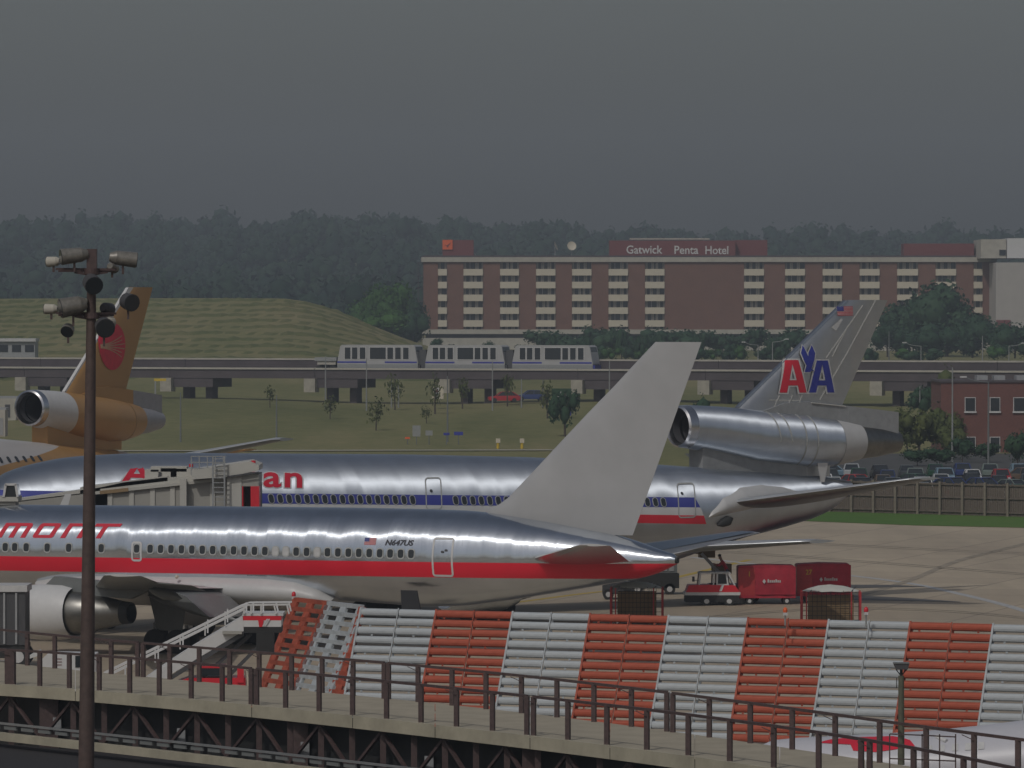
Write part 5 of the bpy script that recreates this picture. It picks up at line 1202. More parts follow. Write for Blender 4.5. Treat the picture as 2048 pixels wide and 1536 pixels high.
for x in (-.1, 1.7):
    for y in (0, 1.2): vwheel(t, x, y, .33, .2)
for q, (u, sz, lab) in enumerate(((.1, .42, 'brown box at the top of the raised belt loader'), (.24, .4, 'brown box just below the topmost one on the belt loader'), (.85, .46, 'brown box at the foot of the raised belt loader'))):
    c = t.location + a * (1 - u) + b * u + Vector((0, .4, .1)); bx_ = thing('box', lab, 'box', tuple(c), .2 * q)
    MB().box((-sz, -.3, 0), (sz * .9, .3, sz * 1.1)).build('carton', M['olive'], bx_); MB().box((-sz - .003, -.04, -.003), (sz * .9 + .003, .04, sz * 1.1 + .003)).build('tape', M['cream'], bx_)
def person(name_, loc, rz, label, pose, shirt, trousers, sc=1.0):
    """one continuous skinned body; pose gives the joints"""
    root = thing('person', label, 'person', loc, rz)
    J_ = pose
    order = ['pelvis', 'waist', 'chest', 'neck', 'head', 'crown', 'lsh', 'lel', 'lwr', 'lha', 'rsh', 'rel', 'rwr', 'rha', 'lhip', 'lkn', 'lan', 'lto', 'rhip', 'rkn', 'ran', 'rto']
    R = dict(pelvis=.15, waist=.13, chest=.165, neck=.06, head=.1, crown=.085, lsh=.07, lel=.048, lwr=.034, lha=.04, rsh=.07, rel=.048, rwr=.034, rha=.04, lhip=.1, lkn=.065, lan=.045, lto=.05, rhip=.1, rkn=.065, ran=.045, rto=.05)
    E = [('pelvis', 'waist'), ('waist', 'chest'), ('chest', 'neck'), ('neck', 'head'), ('head', 'crown'), ('chest', 'lsh'), ('lsh', 'lel'), ('lel', 'lwr'), ('lwr', 'lha'), ('chest', 'rsh'), ('rsh', 'rel'), ('rel', 'rwr'), ('rwr', 'rha'), ('pelvis', 'lhip'), ('lhip', 'lkn'), ('lkn', 'lan'), ('lan', 'lto'), ('pelvis', 'rhip'), ('rhip', 'rkn'), ('rkn', 'ran'), ('ran', 'rto')]
    me = bpy.data.meshes.new('body'); me.from_pydata([Vector(J_[k]) * sc for k in order], [(order.index(a), order.index(b)) for a, b in E], [])
    o = link(me, 'body', root); md = o.modifiers.new('s', 'SKIN'); me.skin_vertices[0].data[0].use_root = True
    for i, k in enumerate(order): me.skin_vertices[0].data[i].radius = (R[k] * sc, R[k] * sc * (.75 if k in ('pelvis', 'waist', 'chest') else 1))
    s2 = o.modifiers.new('u', 'SUBSURF'); s2.levels = 1; s2.render_levels = 1
    bpy.context.view_layer.update(); ev = bpy.data.meshes.new_from_object(o.evaluated_get(bpy.context.evaluated_depsgraph_get())); o.modifiers.clear(); o.data = ev
    ev.materials.clear()
    for mm in (shirt, trousers, M['skin'], M['black']): ev.materials.append(mm)
    seg = [(Vector(J_[a]) * sc, Vector(J_[b]) * sc, a, b) for a, b in E]
    for p_ in ev.polygons:
        p_.use_smooth = True; c = p_.center; best = None
        for a, b, na, nb in seg:
            ab = b - a; t_ = max(0, min(1, (c - a).dot(ab) / ab.length_squared)); d_ = (c - (a + ab * t_)).length
            if best is None or d_ < best[0]: best = (d_, na, nb, t_)
        _, na, nb, t_ = best
        if nb in ('head', 'crown', 'lha', 'rha') or (nb in ('lwr', 'rwr') and t_ > .6) or (nb == 'neck' and t_ > .6): k = 2
        elif nb in ('lhip', 'rhip', 'lkn', 'rkn', 'lan', 'ran') : k = 1
        elif nb in ('lto', 'rto'): k = 3
        else: k = 0
        p_.material_index = k
    hd = Vector(J_['head']) * sc; cr = Vector(J_['crown']) * sc
    h = MB(); v, f = ICO1; h.add([tuple(cr + Vector((q[0] * .105, q[1] * .105, q[2] * .09)) + Vector((0, .02, .02))) for q in v], [tuple(x) for x in f]); h.build('hair', M['bark'], root, True)
    MB().box(tuple(hd + Vector((-.015, -.125, -.0))), tuple(hd + Vector((.015, -.09, .05)))).build('nose', M['skin'], root)
    return root
bend = dict(pelvis=(0, 0, .92), waist=(-.06, -.02, 1.06), chest=(-.22, -.05, 1.28), neck=(-.3, -.06, 1.46), head=(-.36, -.07, 1.56), crown=(-.39, -.07, 1.66), lsh=(-.22, -.22, 1.36), lel=(-.42, -.26, 1.16), lwr=(-.62, -.2, 1.2), lha=(-.7, -.18, 1.22), rsh=(-.24, .13, 1.36), rel=(-.44, .16, 1.18), rwr=(-.64, .12, 1.26), rha=(-.71, .1, 1.28), lhip=(0, -.1, .86), lkn=(-.05, -.12, .48), lan=(.03, -.12, .08), lto=(-.12, -.13, .04), rhip=(0, .1, .86), rkn=(.02, .12, .48), ran=(.12, .12, .08), rto=(-.03, .13, .04))
loc = P(1447, 1150, BLD - .9); MB().box((-.1, -.5, 0), (1.3, .5, .75)).build('loading_step', M['galv'], tag(thing('work_platform', 'low grey step platform beside the raised belt loader', 'platform', (loc.x - .2, loc.y, 0)), None))
person('person', (loc.x + .2, loc.y, .75), 0, 'person in a red shirt leaning over the raised belt loader', bend, M['red'], M['dkblue'], 1.02)
# passenger stairs vehicle at the left
SD = 190.0; s_ = SD / F
t = thing('stairs_vehicle', 'white mobile boarding stairs with a red and white platform box on a red chassis', 'passenger stairs', tuple(P(300, 1380, SD))); t.location.z = 0
q = lambda px, py, y=0.0: ((px - 300) * s_, y, H0 + (YH - py) * s_)
MB().prism([q(287, 1358), q(330, 1328), q(380, 1296), q(485, 1233), q(487, 1262), q(320, 1362), q(287, 1380)], (0, 1.6, 0)).build('side_panel', M['white'], t)
MB().prism([q(287, 1358, -.02), q(313, 1340, -.02), q(338, 1330, -.02), q(338, 1400, -.02), q(287, 1400, -.02)], (0, -.1, 0)).build('lower_skirt', M['white'], t)
MB().prism([q(320, 1364, -.01), q(487, 1263, -.01), q(487, 1272, -.01), q(320, 1374, -.01)], (0, .12, 0)).build('stringer', M['darkgrey'], t)
hr = Bars('handrail', M['white'], t)
for y in (-.05, 1.6):
    hr.bar(q(200, 1352, y), q(477, 1216, y), .05); hr.bar(q(206, 1357, y), q(488, 1219, y), .05); hr.bar(q(477, 1216, y), q(494, 1210, y), .05)
    hr.bar(q(494, 1210, y), q(580, 1209, y), .06)
    for px in (488, 502, 522, 552, 578): hr.bar(q(px, 1228, y), q(px - (4 if px > 540 else 0), 1210, y), .055)
    for px in (250, 310, 360, 410, 450): hr.bar(q(px, 1340 - (px - 250) * .54 + 18, y), q(px, 1340 - (px - 250) * .54 - 9, y), .045)
MB().box(q(484, 1232), (q(566, 0)[0], 1.6, q(0, 1227)[2])).build('platform_floor', M['white'], t)
MB().box(q(486, 1241), (q(562, 0)[0], 1.55, q(0, 1232.2)[2])).build('red_band', M['red'], t); MB().box(q(486, 1254), (q(562, 0)[0], 1.55, q(0, 1241.1)[2])).build('white_band', M['white'], t)
MB().prism([q(516, 1240, -.01), q(527, 1240, -.01), q(525, 1254, -.01), q(518, 1254, -.01)], (0, -.02, 0)).build('emblem_ground', M['red'], t)
o = MB(); [o.prism([q(524 + d, 1253, -.035), q(527 + d, 1253, -.035), q(536 + d, 1238, -.035), q(533 + d, 1238, -.035)], (0, -.01, 0)) for d in (0, 4)]; o.build('emblem', M['white'], t)
MB().box(q(487, 1266), (q(562, 0)[0], 1.5, q(0, 1254.2)[2])).build('platform_underframe', M['black'], t)
MB().box(q(512, 1310), (q(545, 0)[0], 1.4, q(0, 1266.2)[2])).build('scissor_frame', M['black'], t)
MB().box(q(445, 1268, -.2), (q(484, 0)[0], -.02, q(0, 1262)[2])).build('service_rail', M['bridge'], t)
for a_, b_ in (((400, 1360), (500, 1270)), ((430, 1380), (520, 1290))): MB().bar(q(*a_, .3), q(*b_, .3), .12).build('lift_strut', M['darkgrey'], t)
for k in range(16):
    px = 300 + 12 * k; MB().box((q(px, 0)[0], .05, q(0, 1350 - 7.2 * k)[2]), (q(px + 13, 0)[0], 1.55, q(0, 1349 - 7.2 * k)[2])).build('tread', M['galv'], t)
MB().prism([q(325, 1374, .1), q(375, 1357, .1), q(440, 1357, .1), q(490, 1357, .1), q(490, 1420, .1), q(325, 1420, .1)], (0, 1.5, 0)).build('cab', M['red'], t)
MB().box(q(402, 1352, .05), (q(444, 0)[0], 1.5, q(0, 1337)[2])).build('cab_window', M['glass'], t); MB().box(q(396, 1337, .08), (q(448, 0)[0], 1.5, q(0, 1333)[2])).build('cab_roof', M['red'], t)
MB().box(q(474, 1366, .04), (q(487, 0)[0], .09, q(0, 1334)[2])).build('tail_panel', M['red'], t)
MB().prism([q(487, 1337, .2), q(492, 1337, .2), q(505, 1400, .2), q(495, 1400, .2)], (0, .1, 0)).build('mudguard', M['cream'], t)
for px in (360, 470): 
    for y in (.1, 1.4): 
        wl = MB().tube((q(px, 0)[0], y - .15, .4), (q(px, 0)[0], y + .15, .4), .4, n=20).build('wheel', M['black'], t, True); MB().tube((q(px, 0)[0], y - .17, .4), (q(px, 0)[0], y - .13, .4), .2).build('rim', M['lightgrey'], wl)
# white rounded trolley behind the railing at far left
t = thing('covered_trolley', 'low white covered trolley with a sloping front behind the railing at the left', 'trolley', tuple(P(60, 1400, 186))); t.location.z = 0; s_ = 186 / F
q = lambda px, py, y=0.0: ((px - 60) * s_, y, H0 + (YH - py) * s_)
MB().prism([q(57, 1312), q(75, 1303), q(80, 1311), q(58, 1318)], (0, 1.2, 0)).build('front_flap', M['white'], t)
MB().prism([q(84, 1385), q(84, 1318), q(92, 1310), q(100, 1308), q(190, 1309), q(190, 1385)], (0, 1.4, 0)).build('body', M['white'], t)
MB().box(q(150, 1335, -.03), (q(185, 0)[0], -.005, q(0, 1312)[2])).build('side_window', M['glass'], t)
for k in range(3): MB().box(q(113, 1331 - 6 * k, -.015), (q(123, 0)[0], -.003, q(0, 1329.5 - 6 * k)[2])).build('lettering', M['maroon'], t)
for px in (95, 170): 
    for y in (.1, 1.3): vwheel(t, q(px, 0)[0], y, .3)
# dark catering lift behind the near engine at the left edge
t = thing('service_lorry', 'dark boxy service lorry half hidden by the near engine at the left edge', 'lorry', tuple(P(-20, 1300, 238))); t.location.z = 0; s_ = 238 / F
MB().box((-3, 0, 1.0), (70 * s_, 2.2, H0 + (YH - 1184) * s_)).build('box_body', M['darkgrey'], t); MB().box((-3, .1, .45), (72 * s_, 2.1, .999)).build('chassis', M['black'], t); MB().box((-3.1, -.1, H0 + (YH - 1183.8) * s_), (74 * s_, 2.3, H0 + (YH - 1171) * s_)).build('roof', M['lightgrey'], t)
for px in (8, 26, 50): MB().box(((px) * s_, -.08, 1.05), ((px + 4) * s_, -.005, H0 + (YH - 1186) * s_)).build('side_rib', M['grey_paint'], t)
for px in (-60, 55):
    for y in (.2, 2.0): vwheel(t, px * s_, y, .5, .3)
# ---------------------------------------------------------------- blast barrier
def ptop(px): 
    y = np.interp(px, [725, 1990], [1214.5, 1246.5]); D = 10.44 * F / (y - YH); return Vector(((px - 1024) / F * D, D, 0))
c0 = ptop(725); c1 = ptop(1990); run = (c1 - c0); n_p = 8; pw = run.length / n_p; run.normalize(); lean = Vector((-run.y, run.x, 0))
ZT, ZB, SL = 4.56, .42, .42
def barrier_panel(root, o, d, ln, wd, red, nrows=13):
    """louvred panel: o = top corner, d = run direction, ln = direction the top leans"""
    mt = M['orange'] if red else M['slatwhite']; pitch = (ZT - ZB) / nrows
    key = ('slat', red, round(wd, 2))
    if key not in SLATS:
        prof = []
        for i in range(7):
            a = rad(-25 + 160 * i / 6); prof.append((-math.cos(a - rad(35)) * .11 + .03, math.sin(a - rad(35)) * .085 + .02))
        prof = [(-.07, -.135), (-.115, -.09), (-.13, -.02), (-.12, .05), (-.085, .105), (-.02, .13), (0, .115), (-.07, .09), (-.1, .04), (-.11, -.02), (-.095, -.08), (-.055, -.125)]
        hw = wd / 2 - .05
        SLATS[key] = MB().loft([[(x, y, z) for y, z in prof] for x in (.04, .04 + hw - .02)]).mesh('slat', mt)
        SLATS[key + ('p',)] = MB().box((-.035, -.13, -.02), (.035, .12, .02)).mesh('post', mt)
    ang = math.atan2(d.y, d.x)
    for k in range(nrows):
        z = ZT - pitch * (k + .5); off = -(ZT - z) * SL
        base = o + ln * off
        for h in (0, 1):
            s_ = link(SLATS[key], 'slat', root, (base + d * (h * wd / 2)) - root.location + Vector((0, 0, z + random.uniform(-.008, .008))), (random.uniform(-.12, .12), random.uniform(-.003, .003), ang))
    # edge posts and the centre strip, leaning with the panel
    for u, w_, nm in ((.0, .07, 'edge_post'), (wd / 2, .035, 'centre_strip')):
        a = o + d * u + Vector((0, 0, ZT)) - root.location; b = o + d * u - ln * (ZT - ZB) * SL + Vector((0, 0, ZB)) - root.location
        off = -ln * .12
        MB().bar(a + off, b + off, w_, .04, up=tuple(ln)).build(nm, mt, root)
        MB().bar(a.lerp(b, .03) + ln * .1, b + ln * .1, .07, .08, up=tuple(ln)).build('rear_post', mt, root)
    # small bolts
    bt = MB()
    for k in range(nrows):
        if (k * 5 + int(red)) % 3 == 0: continue
        z = ZT - pitch * (k + .96); b_ = o - ln * (ZT - z) * SL - ln * .1 - root.location
        for u in (.35 + .13 * (k % 3), wd - .5 - .11 * (k % 4)): bt.box(tuple(b_ + d * u + Vector((-.03, -.03, z - .03))), tuple(b_ + d * u + Vector((.04, .02, z + .03))))
    bt.build('fixings', mt, root)
SLATS = {}
bar_ = thing('blast_barrier', 'long red and white louvred blast barrier leaning back between the walkway and the aircraft', 'blast barrier', (c0.x, c0.y, 0))
for k in range(n_p + 3): barrier_panel(bar_, c0 + run * pw * k, run, lean, pw, k % 2 == 1)
# return section: solid ladder-like panels with oblong openings
d2 = Vector((-run.y, run.x, 0)); d2 = Vector((-.434, .901, 0)).normalized(); ln2 = Vector((.901, .434, 0))
def perforated_panel(root, o, d, ln, wd, red):
    mt = M['orange'] if red else M['slatwhite']; nrows = 13; pitch = (ZT - ZB) / nrows
    pt_ = lambda u, z, n=0.0: o + d * u - ln * ((ZT - z) * SL + n) + Vector((0, 0, z)) - root.location
    for u in (.09, wd / 2, wd - .09): MB().bar(pt_(u, ZT), pt_(u, ZB - .05), .5 if True else .2, .1, up=tuple(ln)).build('upright', mt, root)
    for k in range(nrows + 1):
        z = ZT - pitch * k; MB().bar(pt_(0.02, z), pt_(wd - .02, z), .16, .15, up=(0, 0, 1)).build('slat', mt, root)
o = c0.copy()
for k, red in enumerate((False, True)): perforated_panel(bar_, o + d2 * pw * k + d2 * .0, d2, ln2, pw, red)
# infill wedge at the corner
wm_ = MB(); w0 = c0 + Vector((0, 0, ZT)); w1 = c0 - lean * (ZT - ZB) * SL + Vector((0, 0, ZB)); w2 = c0 - ln2 * (ZT - ZB) * SL + Vector((0, 0, ZB))
for k in range(13):
    t0 = (k + .25) / 13; A1 = w0.lerp(w1, t0); A2 = w0.lerp(w2, t0); MB().bar(A1 - bar_.location, A2 - bar_.location + Vector((0, .01, 0)), .14, .2).build('infill_slat', M['orange'], bar_)
MB().bar(w0 - bar_.location, w0.lerp((w1 + w2) / 2, 1) - bar_.location, .3, .1).build('infill_post', M['orange'], bar_)
# obstruction lamps on poles
for px, py, D, lab in ((587, 1190, 206, 'red obstruction lamp on a thin pole at the left end of the blast barrier'), (1571, 1222, 192, 'orange obstruction lamp on the middle of the blast barrier'), (1733, 1221, 191, 'red obstruction lamp on the blast barrier at the right')):
    p = P(px, py, D); t = thing('obstruction_lamp', lab, 'warning light', (p.x, p.y + .1, ZT + .0)); h = p.z - ZT
    MB().tube((0, 0, -.2), (0, 0, h - .08), .03).build('pole', M['galv'], t); MB().box((-.07, -.07, h - .16), (.07, .07, h - .06)).build('base', M['lightgrey'], t)
    v, f = ICO2; MB().add([(x * .08, y * .08, h + z * .12) for x, y, z in v], [tuple(x) for x in f]).build('lens', M['red'] if 'orange' not in lab else M['signorange'], t, True)
# ---------------------------------------------------------------- raised walkway
FX = [-200, 0, 79, 259, 444, 638, 842, 985, 1136, 1294, 1460, 1548, 1638, 1732, 1828, 1928, 2046, 2300]
FYt = [1290, 1299, 1304, 1317, 1333, 1348, 1369, 1386, 1403, 1422, 1438, 1452, 1466, 1479, 1498, 1517, 1540, 1592]
BX_ = [-200, 0, 54, 109, 222, 339, 459, 583, 706, 836, 972, 1114, 1263, 1419, 1585, 1671, 1760, 1853, 1949, 2041, 2300]
BYt = [1245, 1261, 1266, 1268, 1281, 1291, 1300, 1311, 1321, 1333, 1345, 1357, 1376, 1399, 1417, 1428, 1442, 1458, 1467, 1479, 1520]
DZ = 4.0; RH = 1.02
def edge(px, xs, ys): y = float(np.interp(px, xs, ys)); D = (H0 - DZ - RH) * F / (y - YH); return Vector(((px - 1024) / F * D, D, 0))
def smooth(xs, ys, px): 
    c = np.polyfit(xs, ys, 5); return c
cF = np.polyfit(FX[1:-1], FYt[1:-1], 4); cB = np.polyfit(BX_[1:-1], BYt[1:-1], 4)
def ef(px): y = float(np.polyval(cF, px)); D = (H0 - DZ - RH) * F / (y - YH); return Vector(((px - 1024) / F * D, D, 0))
def eb(px): y = float(np.polyval(cB, px)); D = (H0 - DZ - RH) * F / (y - YH); return Vector(((px - 1024) / F * D, D, 0))
wk = thing('walkway', 'raised concrete walkway with brown steel railings and trusses across the foreground', 'walkway', (0, 150, 0))
O = wk.location
def arc(fn, x0, x1, n): return [fn(x0 + (x1 - x0) * i / n) for i in range(n + 1)]
joints = [-60, 150, 503, 705, 870, 1060, 1220, 1390, 1560, 1732, 1900, 2110]
M['deck'] = mat('walkway_deck', (.36, .32, .245), .9, var=.14, scale=1.0, bump=.1); M['fascia'] = mat('walkway_edge', (.36, .33, .25), .85, var=.2, scale=.9, bump=.15)
for k in range(len(joints) - 1):
    x0, x1 = joints[k] + .6, joints[k + 1] - .6; fa_ = arc(ef, x0, x1, 6); ba = arc(eb, x0, x1, 6)
    for nm, m_, z0, z1, f0, f1 in (('deck_slab', 'deck', DZ - .12, DZ, -.1, 0),):
        mb = MB(); rg = []
        for p, q_ in zip(fa_, ba):
            q2 = q_ + (q_ - p).normalized() * .25; rg.append([tuple(p - O + Vector((0, 0, z0))), tuple(q2 - O + Vector((0, 0, z0))), tuple(q2 - O + Vector((0, 0, z1))), tuple(p - O + Vector((0, 0, z1)))])
        mb.loft(rg); mb.build(nm, M[m_], wk)
    mb = MB(); rg = []
    for p, q_ in zip(fa_, ba):
        d = (q_ - p).normalized(); p0 = p - d * .32; p1 = p - d * .003; rg.append([tuple(p0 - O + Vector((0, 0, DZ - .32))), tuple(p1 - O + Vector((0, 0, DZ - .32))), tuple(p1 - O + Vector((0, 0, DZ + .02))), tuple(p0 - O + Vector((0, 0, DZ + .02)))])
    mb.loft(rg); mb.build('edge_beam', M['fascia'], wk)
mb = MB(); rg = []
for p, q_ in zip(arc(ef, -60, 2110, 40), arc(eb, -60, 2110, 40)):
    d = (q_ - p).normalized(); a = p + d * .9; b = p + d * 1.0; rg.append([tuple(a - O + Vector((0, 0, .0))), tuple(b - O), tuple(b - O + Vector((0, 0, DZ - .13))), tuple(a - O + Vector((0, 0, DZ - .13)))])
mb.loft(rg).build('added_shade_wall', M['black'], wk)  # black wall added behind the truss to stand in for shadow under the deck
pm_ = MB().box((-.06, -.05, -.02), (.06, .05, RH)).mesh('baluster', M['brown'])
pw_ = MB().box((-.16, -.06, -.02), (.16, .06, RH)).mesh('baluster', M['brown'])
front = [20, 79, 138, 198, 259, 318, 382, 444, 502, 513, 571, 638, 705, 773, 842, 913, 985, 1054, 1067, 1136, 1214, 1294, 1377, 1460, 1548, 1638, 1723, 1740, 1828, 1928, 2030]
back = [54, 109, 165, 222, 275, 286, 339, 398, 459, 518, 583, 644, 706, 768, 777, 836, 904, 972, 1043, 1114, 1188, 1263, 1334, 1346, 1419, 1501, 1585, 1671, 1760, 1853, 1949, 2037]
def railing(fn, pxs, ext):
    pos = [fn(p) for p in pxs]
    for p, px in zip(pos, pxs):
        link(pw_ if px == 20 else pm_, 'baluster', wk, tuple(p - O + Vector((0, 0, DZ))), (0, 0, rad(-24)))
    brk = [i for i in range(len(pxs) - 1) if pxs[i + 1] - pxs[i] < 20]; st_ = 0
    pp = [fn(ext[0])] + pos + [fn(ext[1])]
    for i in range(len(pp) - 1):
        if (pp[i + 1] - pp[i]).length < .35: continue
        a = pp[i] - O + Vector((0, 0, DZ + RH)); b = pp[i + 1] - O + Vector((0, 0, DZ + RH)); MB().bar(a, b, .075, .07).build('handrail', M['brown'], wk)
    for p in pos[::3]:
        MB().bar(p - O + Vector((-.02, -.08, DZ + RH - .15)), p - O + Vector((-.3, -.08, DZ + RH - .02)), .02).build('bracket', M['brown'], wk)
railing(ef, front, (-70, 2120)); railing(eb, back, (-70, 2120))
# truss and the lower chord
def low(px):
    y = 1447 + (px) * .1055 + px * px * 6e-6; D = 12.0 * F / (y - YH); return Vector(((px - 1024) / F * D, D, 0))
ch = arc(low, -80, 1100, 30)
mb = MB()
for a, b in zip(ch[:-1], ch[1:]): mb.bar(a - O + Vector((0, 0, 3.0)), b - O + Vector((0, 0, 3.0)), .07, .06)
mb.build('upper_chord', M['galv'], wk)
for a, b in zip(ch[:-1:3], ch[3::3]): MB().bar(a - O + Vector((0, 0, 2.62)), b - O + Vector((0, 0, 2.62)), .3, .22).build('lower_beam', M['fascia'], wk)
for i in range(34):
    px = -60 + 34 * i; a = low(px); b = low(px + 24); MB().bar(a - O + Vector((0, .06, 2.88)), b - O + Vector((0, .06, 2.88)), .05, .1).build('cable_clip', M['darkunder'], wk)
for i in range(26):
    px = -40 + 62 * i * 1.0; a = ef(px); d = (eb(px) - a).normalized(); a = a + d * .2 - O; c_ = ef(px + 58) + d * .2 - O
    MB().bar(a + Vector((0, 0, DZ - .33)), a + Vector((0, 0, 1.4)), .16, .12).build('truss_post', M['brown'], wk)
    e0 = a if i % 2 else c_; e1 = c_ if i % 2 else a
    MB().bar(e0 + Vector((0, 0, DZ - .4)), e1 + Vector((0, 0, DZ - 1.5)), .09, .08).build('truss_diagonal', M['brown'], wk)
    g_ = ef(px + 30) + d * .6 - O
    if i % 4 == 2: MB().box(tuple(g_ + Vector((-.12, -.1, 2.7))), tuple(g_ + Vector((.12, .1, 3.1)))).build('junction_box', M['grey_paint'], wk)
rp = [ef(x) for x in range(-60, 2111, 70)]; rp = [Vector((p.x, p.y - .7, 2.05)) for p in rp]
MB().prism([Vector((-40, 112, 2.05)), Vector((30, 112, 2.05))] + rp[::-1], (0, 0, .25)).build('added_dark_cover', mat('dark_cover_black', (.022, .02, .022), .9)).__setitem__('kind', 'structure')  # dark flat cover added in front, so the sunlit ground there stays dark
for px in (100, 600, 1060, 1500, 1900): a = ef(px) - O; MB().box(tuple(a + Vector((-.2, .3, -.01))), tuple(a + Vector((.2, .7, DZ - .14)))).build('column', M['brown'], wk)
# ladder-like steel frames on the walkway at the lower right
p = eb(1800).lerp(ef(1800), .45); t = thing('steel_frame', 'thin brown double frame standing on the walkway beside the lamp post', 'frame', (p.x, p.y, DZ)); s_ = p.y / F
mb = MB(); 
for x in (-20, 45, 80, 112): mb.bar((x * s_, 0, 0), (x * s_, 0, 1.0), .03)
mb.bar((-20 * s_, 0, 1.0), (45 * s_, 0, .97), .03); mb.bar((45 * s_, 0, .97), (112 * s_, 0, .93), .03); mb.bar((-20 * s_, 0, .42), (112 * s_, 0, .36), .03)
mb.build('frame', M['brown'], t)
# lamp post on the walkway
LP = P(1803, 1500, 138); t = thing('floodlight_post', 'slim grey-green post with one dark floodlight rising from the walkway at the right', 'lamp post', (LP.x, LP.y, DZ)); zt = H0 + (YH - 1352) / F * 138 - DZ
M['postgreen'] = mat('post_paint', (.1, .1, .07), .7, var=.25, scale=6)
MB().tube((0, 0, -.02), (0, 0, zt), .085, .07, 12).build('post', M['postgreen'], t, True); MB().tube((0, 0, zt), (0, 0, zt + .16), .035).build('stem', M['black'], t)
l_ = MB(); l_.prism([(-.19, -.14, zt + .3), (.19, -.14, zt + .3), (.15, -.14, zt + .16), (-.13, -.14, zt + .16)], (0, .28, 0)); l_.build('floodlight', M['darkgrey'], t); MB().box((-.19, -.16, zt + .3), (.19, .16, zt + .325)).build('cowl', M['darkunder'], t)
for s2 in (-1, 1): MB().bar((s2 * .13, 0, zt + .16), (s2 * .02, 0, zt + .02), .025).build('yoke', M['black'], t)
MB().bar((-.11, -.02, zt - .05), (-.11, -.02, zt - .3), .02).build('conduit', M['black'], t)
# white aircraft with red marking close below the walkway, lower right
ND = 172.0; s_ = ND / F
t = thing('small_aircraft', 'white rounded aircraft roof with a red patch just behind the railing at the lower right', 'aircraft', tuple(P(1530, 1490, ND)), rad(-9)); t.location.z = 0
M['whitehull'] = mat('white_hull', (.5, .5, .54), .4, var=.05, scale=.5)
rg = []; stt = []
for px, top, h, wd in ((1526, 1490, .1, .2), (1545, 1481, .7, 1.2), (1590, 1476, 1.2, 2.0), (1660, 1472, 1.6, 2.6), (1760, 1466, 1.9, 3.0), (1860, 1458, 2.1, 3.2), (1960, 1447, 2.4, 3.3), (2040, 1436, 2.6, 3.4), (2200, 1420, 2.8, 3.4), (2500, 1410, 2.9, 3.4)):
    x = (px - 1530) * s_; zt = H0 + (YH - top) * s_; zb_ = max(.15, zt - h); stt.append((x, zt, zb_, wd))
hf = Fus(stt, 1); hf.mesh(MB(), 40).build('hull', M['whitehull'], t, True)
def hw(x, ang): tt_, bb, ww_ = hf.at(x); h = (tt_ - bb) / 2; return (x, -math.cos(ang) * (ww_ / 2 + .02), (tt_ + bb) / 2 + math.sin(ang) * (h + .02))
pat = [(1640, .95), (1665, 1.15), (1700, 1.25), (1790, 1.2), (1826, .95), (1838, .7), (1800, .62), (1760, .55), (1715, .6), (1708, .85)]
me = poly_me([[((px - 1530) * s_, a_) for px, a_ in pat]]); map_text('red_marking', me, lambda u, v: hw(u, v), M['titlered'], t, .08)
MB().tube(hw((1880 - 1530) * s_, 1.0), tuple(Vector(hw((1900 - 1530) * s_, .8))), .07).build('roof_aerial', M['white'], t)
for k in range(5): MB().add([hw((1860 + 26 * k - 1530) * s_, .7), hw((1872 + 26 * k - 1530) * s_, .7), hw((1872 + 26 * k - 1530) * s_, .5), hw((1860 + 26 * k - 1530) * s_, .5)], [(0, 1, 2, 3)]).build('window', M['lightgrey'], t)
for x in (1.5, 7.5): MB().tube((x, -.6, .3), (x, -.3, .3), .3).build('wheel', M['black'], t)
# ---------------------------------------------------------------- lamp mast at the left
MD = 130.0; s_ = MD / F
t = thing('lighting_mast', 'tall dark brown lighting mast with two tiers of floodlights rising at the left', 'lighting mast', tuple(P(169, 1536, MD))); t.location.z = 2.3
z_ = lambda py: H0 + (YH - py) * s_ - 2.3
x_ = lambda px: (px - 169) * s_
MB().tube((x_(167), 0, -2.3), (x_(184), 0, z_(500)), .215, .1, 24).build('pole', M['mast'], t, True)
MB().box((x_(174), -.12, z_(540)), (x_(194), .12, z_(498))).build('mast_head', M['brown'], t)
for py in (540, 628):
    m_ = MB(); m_.bar((x_(112), -.1, z_(py - 2)), (x_(232), .1, z_(py - 1)), .06, .05); m_.bar((x_(120), -.35, z_(py + 2)), (x_(225), .4, z_(py + 2)), .05); m_.bar((x_(150), -.1, z_(py + 4)), (x_(182), 0, z_(py + 10)), .06); m_.bar((x_(215), .1, z_(py + 4)), (x_(186), 0, z_(py + 9)), .05); m_.build('crossarm', M['brown'], t)
    MB().tube((x_(183), 0, z_(py + 9)), (x_(183), 0, z_(py - 3)), .17, n=16).build('collar', M['brown'], t)
M['lamphouse'] = mat('lamp_housing', (.2, .19, .17), .4, .3, var=.3, scale=9)
def lamp(px, py, y, dx, dy, dz, L, r, hous='lamphouse', face='glass'):
    r *= 1.2
    c = Vector((x_(px), y, z_(py))); d = Vector((dx, dy, dz)).normalized(); a = c - d * L / 2; b = c + d * L / 2
    h = MB().tube(a, a + d * L * .25, r * .55, r * .9, 16).tube(a + d * L * .25, b, r * .9, r, 16).build('floodlight', M[hous], t, True)
    MB().tube(b - d * .02, b + d * .015, r * .93, n=16).build('lens', M[face], h)
    MB().bar(c + Vector((0, 0, -r * 0.9)), c + Vector((0, 0, -r * 2.0)), .05).build('bracket', M['brown'], h)
lamp(150, 511, -.15, -1, -.25, -.12, .62, .155); lamp(106, 523, .2, -1, .3, -.05, .3, .1, 'palecon'); lamp(246, 517, 0, 1, .15, -.12, .62, .15)
lamp(186, 566, -.35, .35, -1, -.35, .42, .18, 'darkgrey'); lamp(222, 534, .4, .3, 1, -.2, .3, .1)
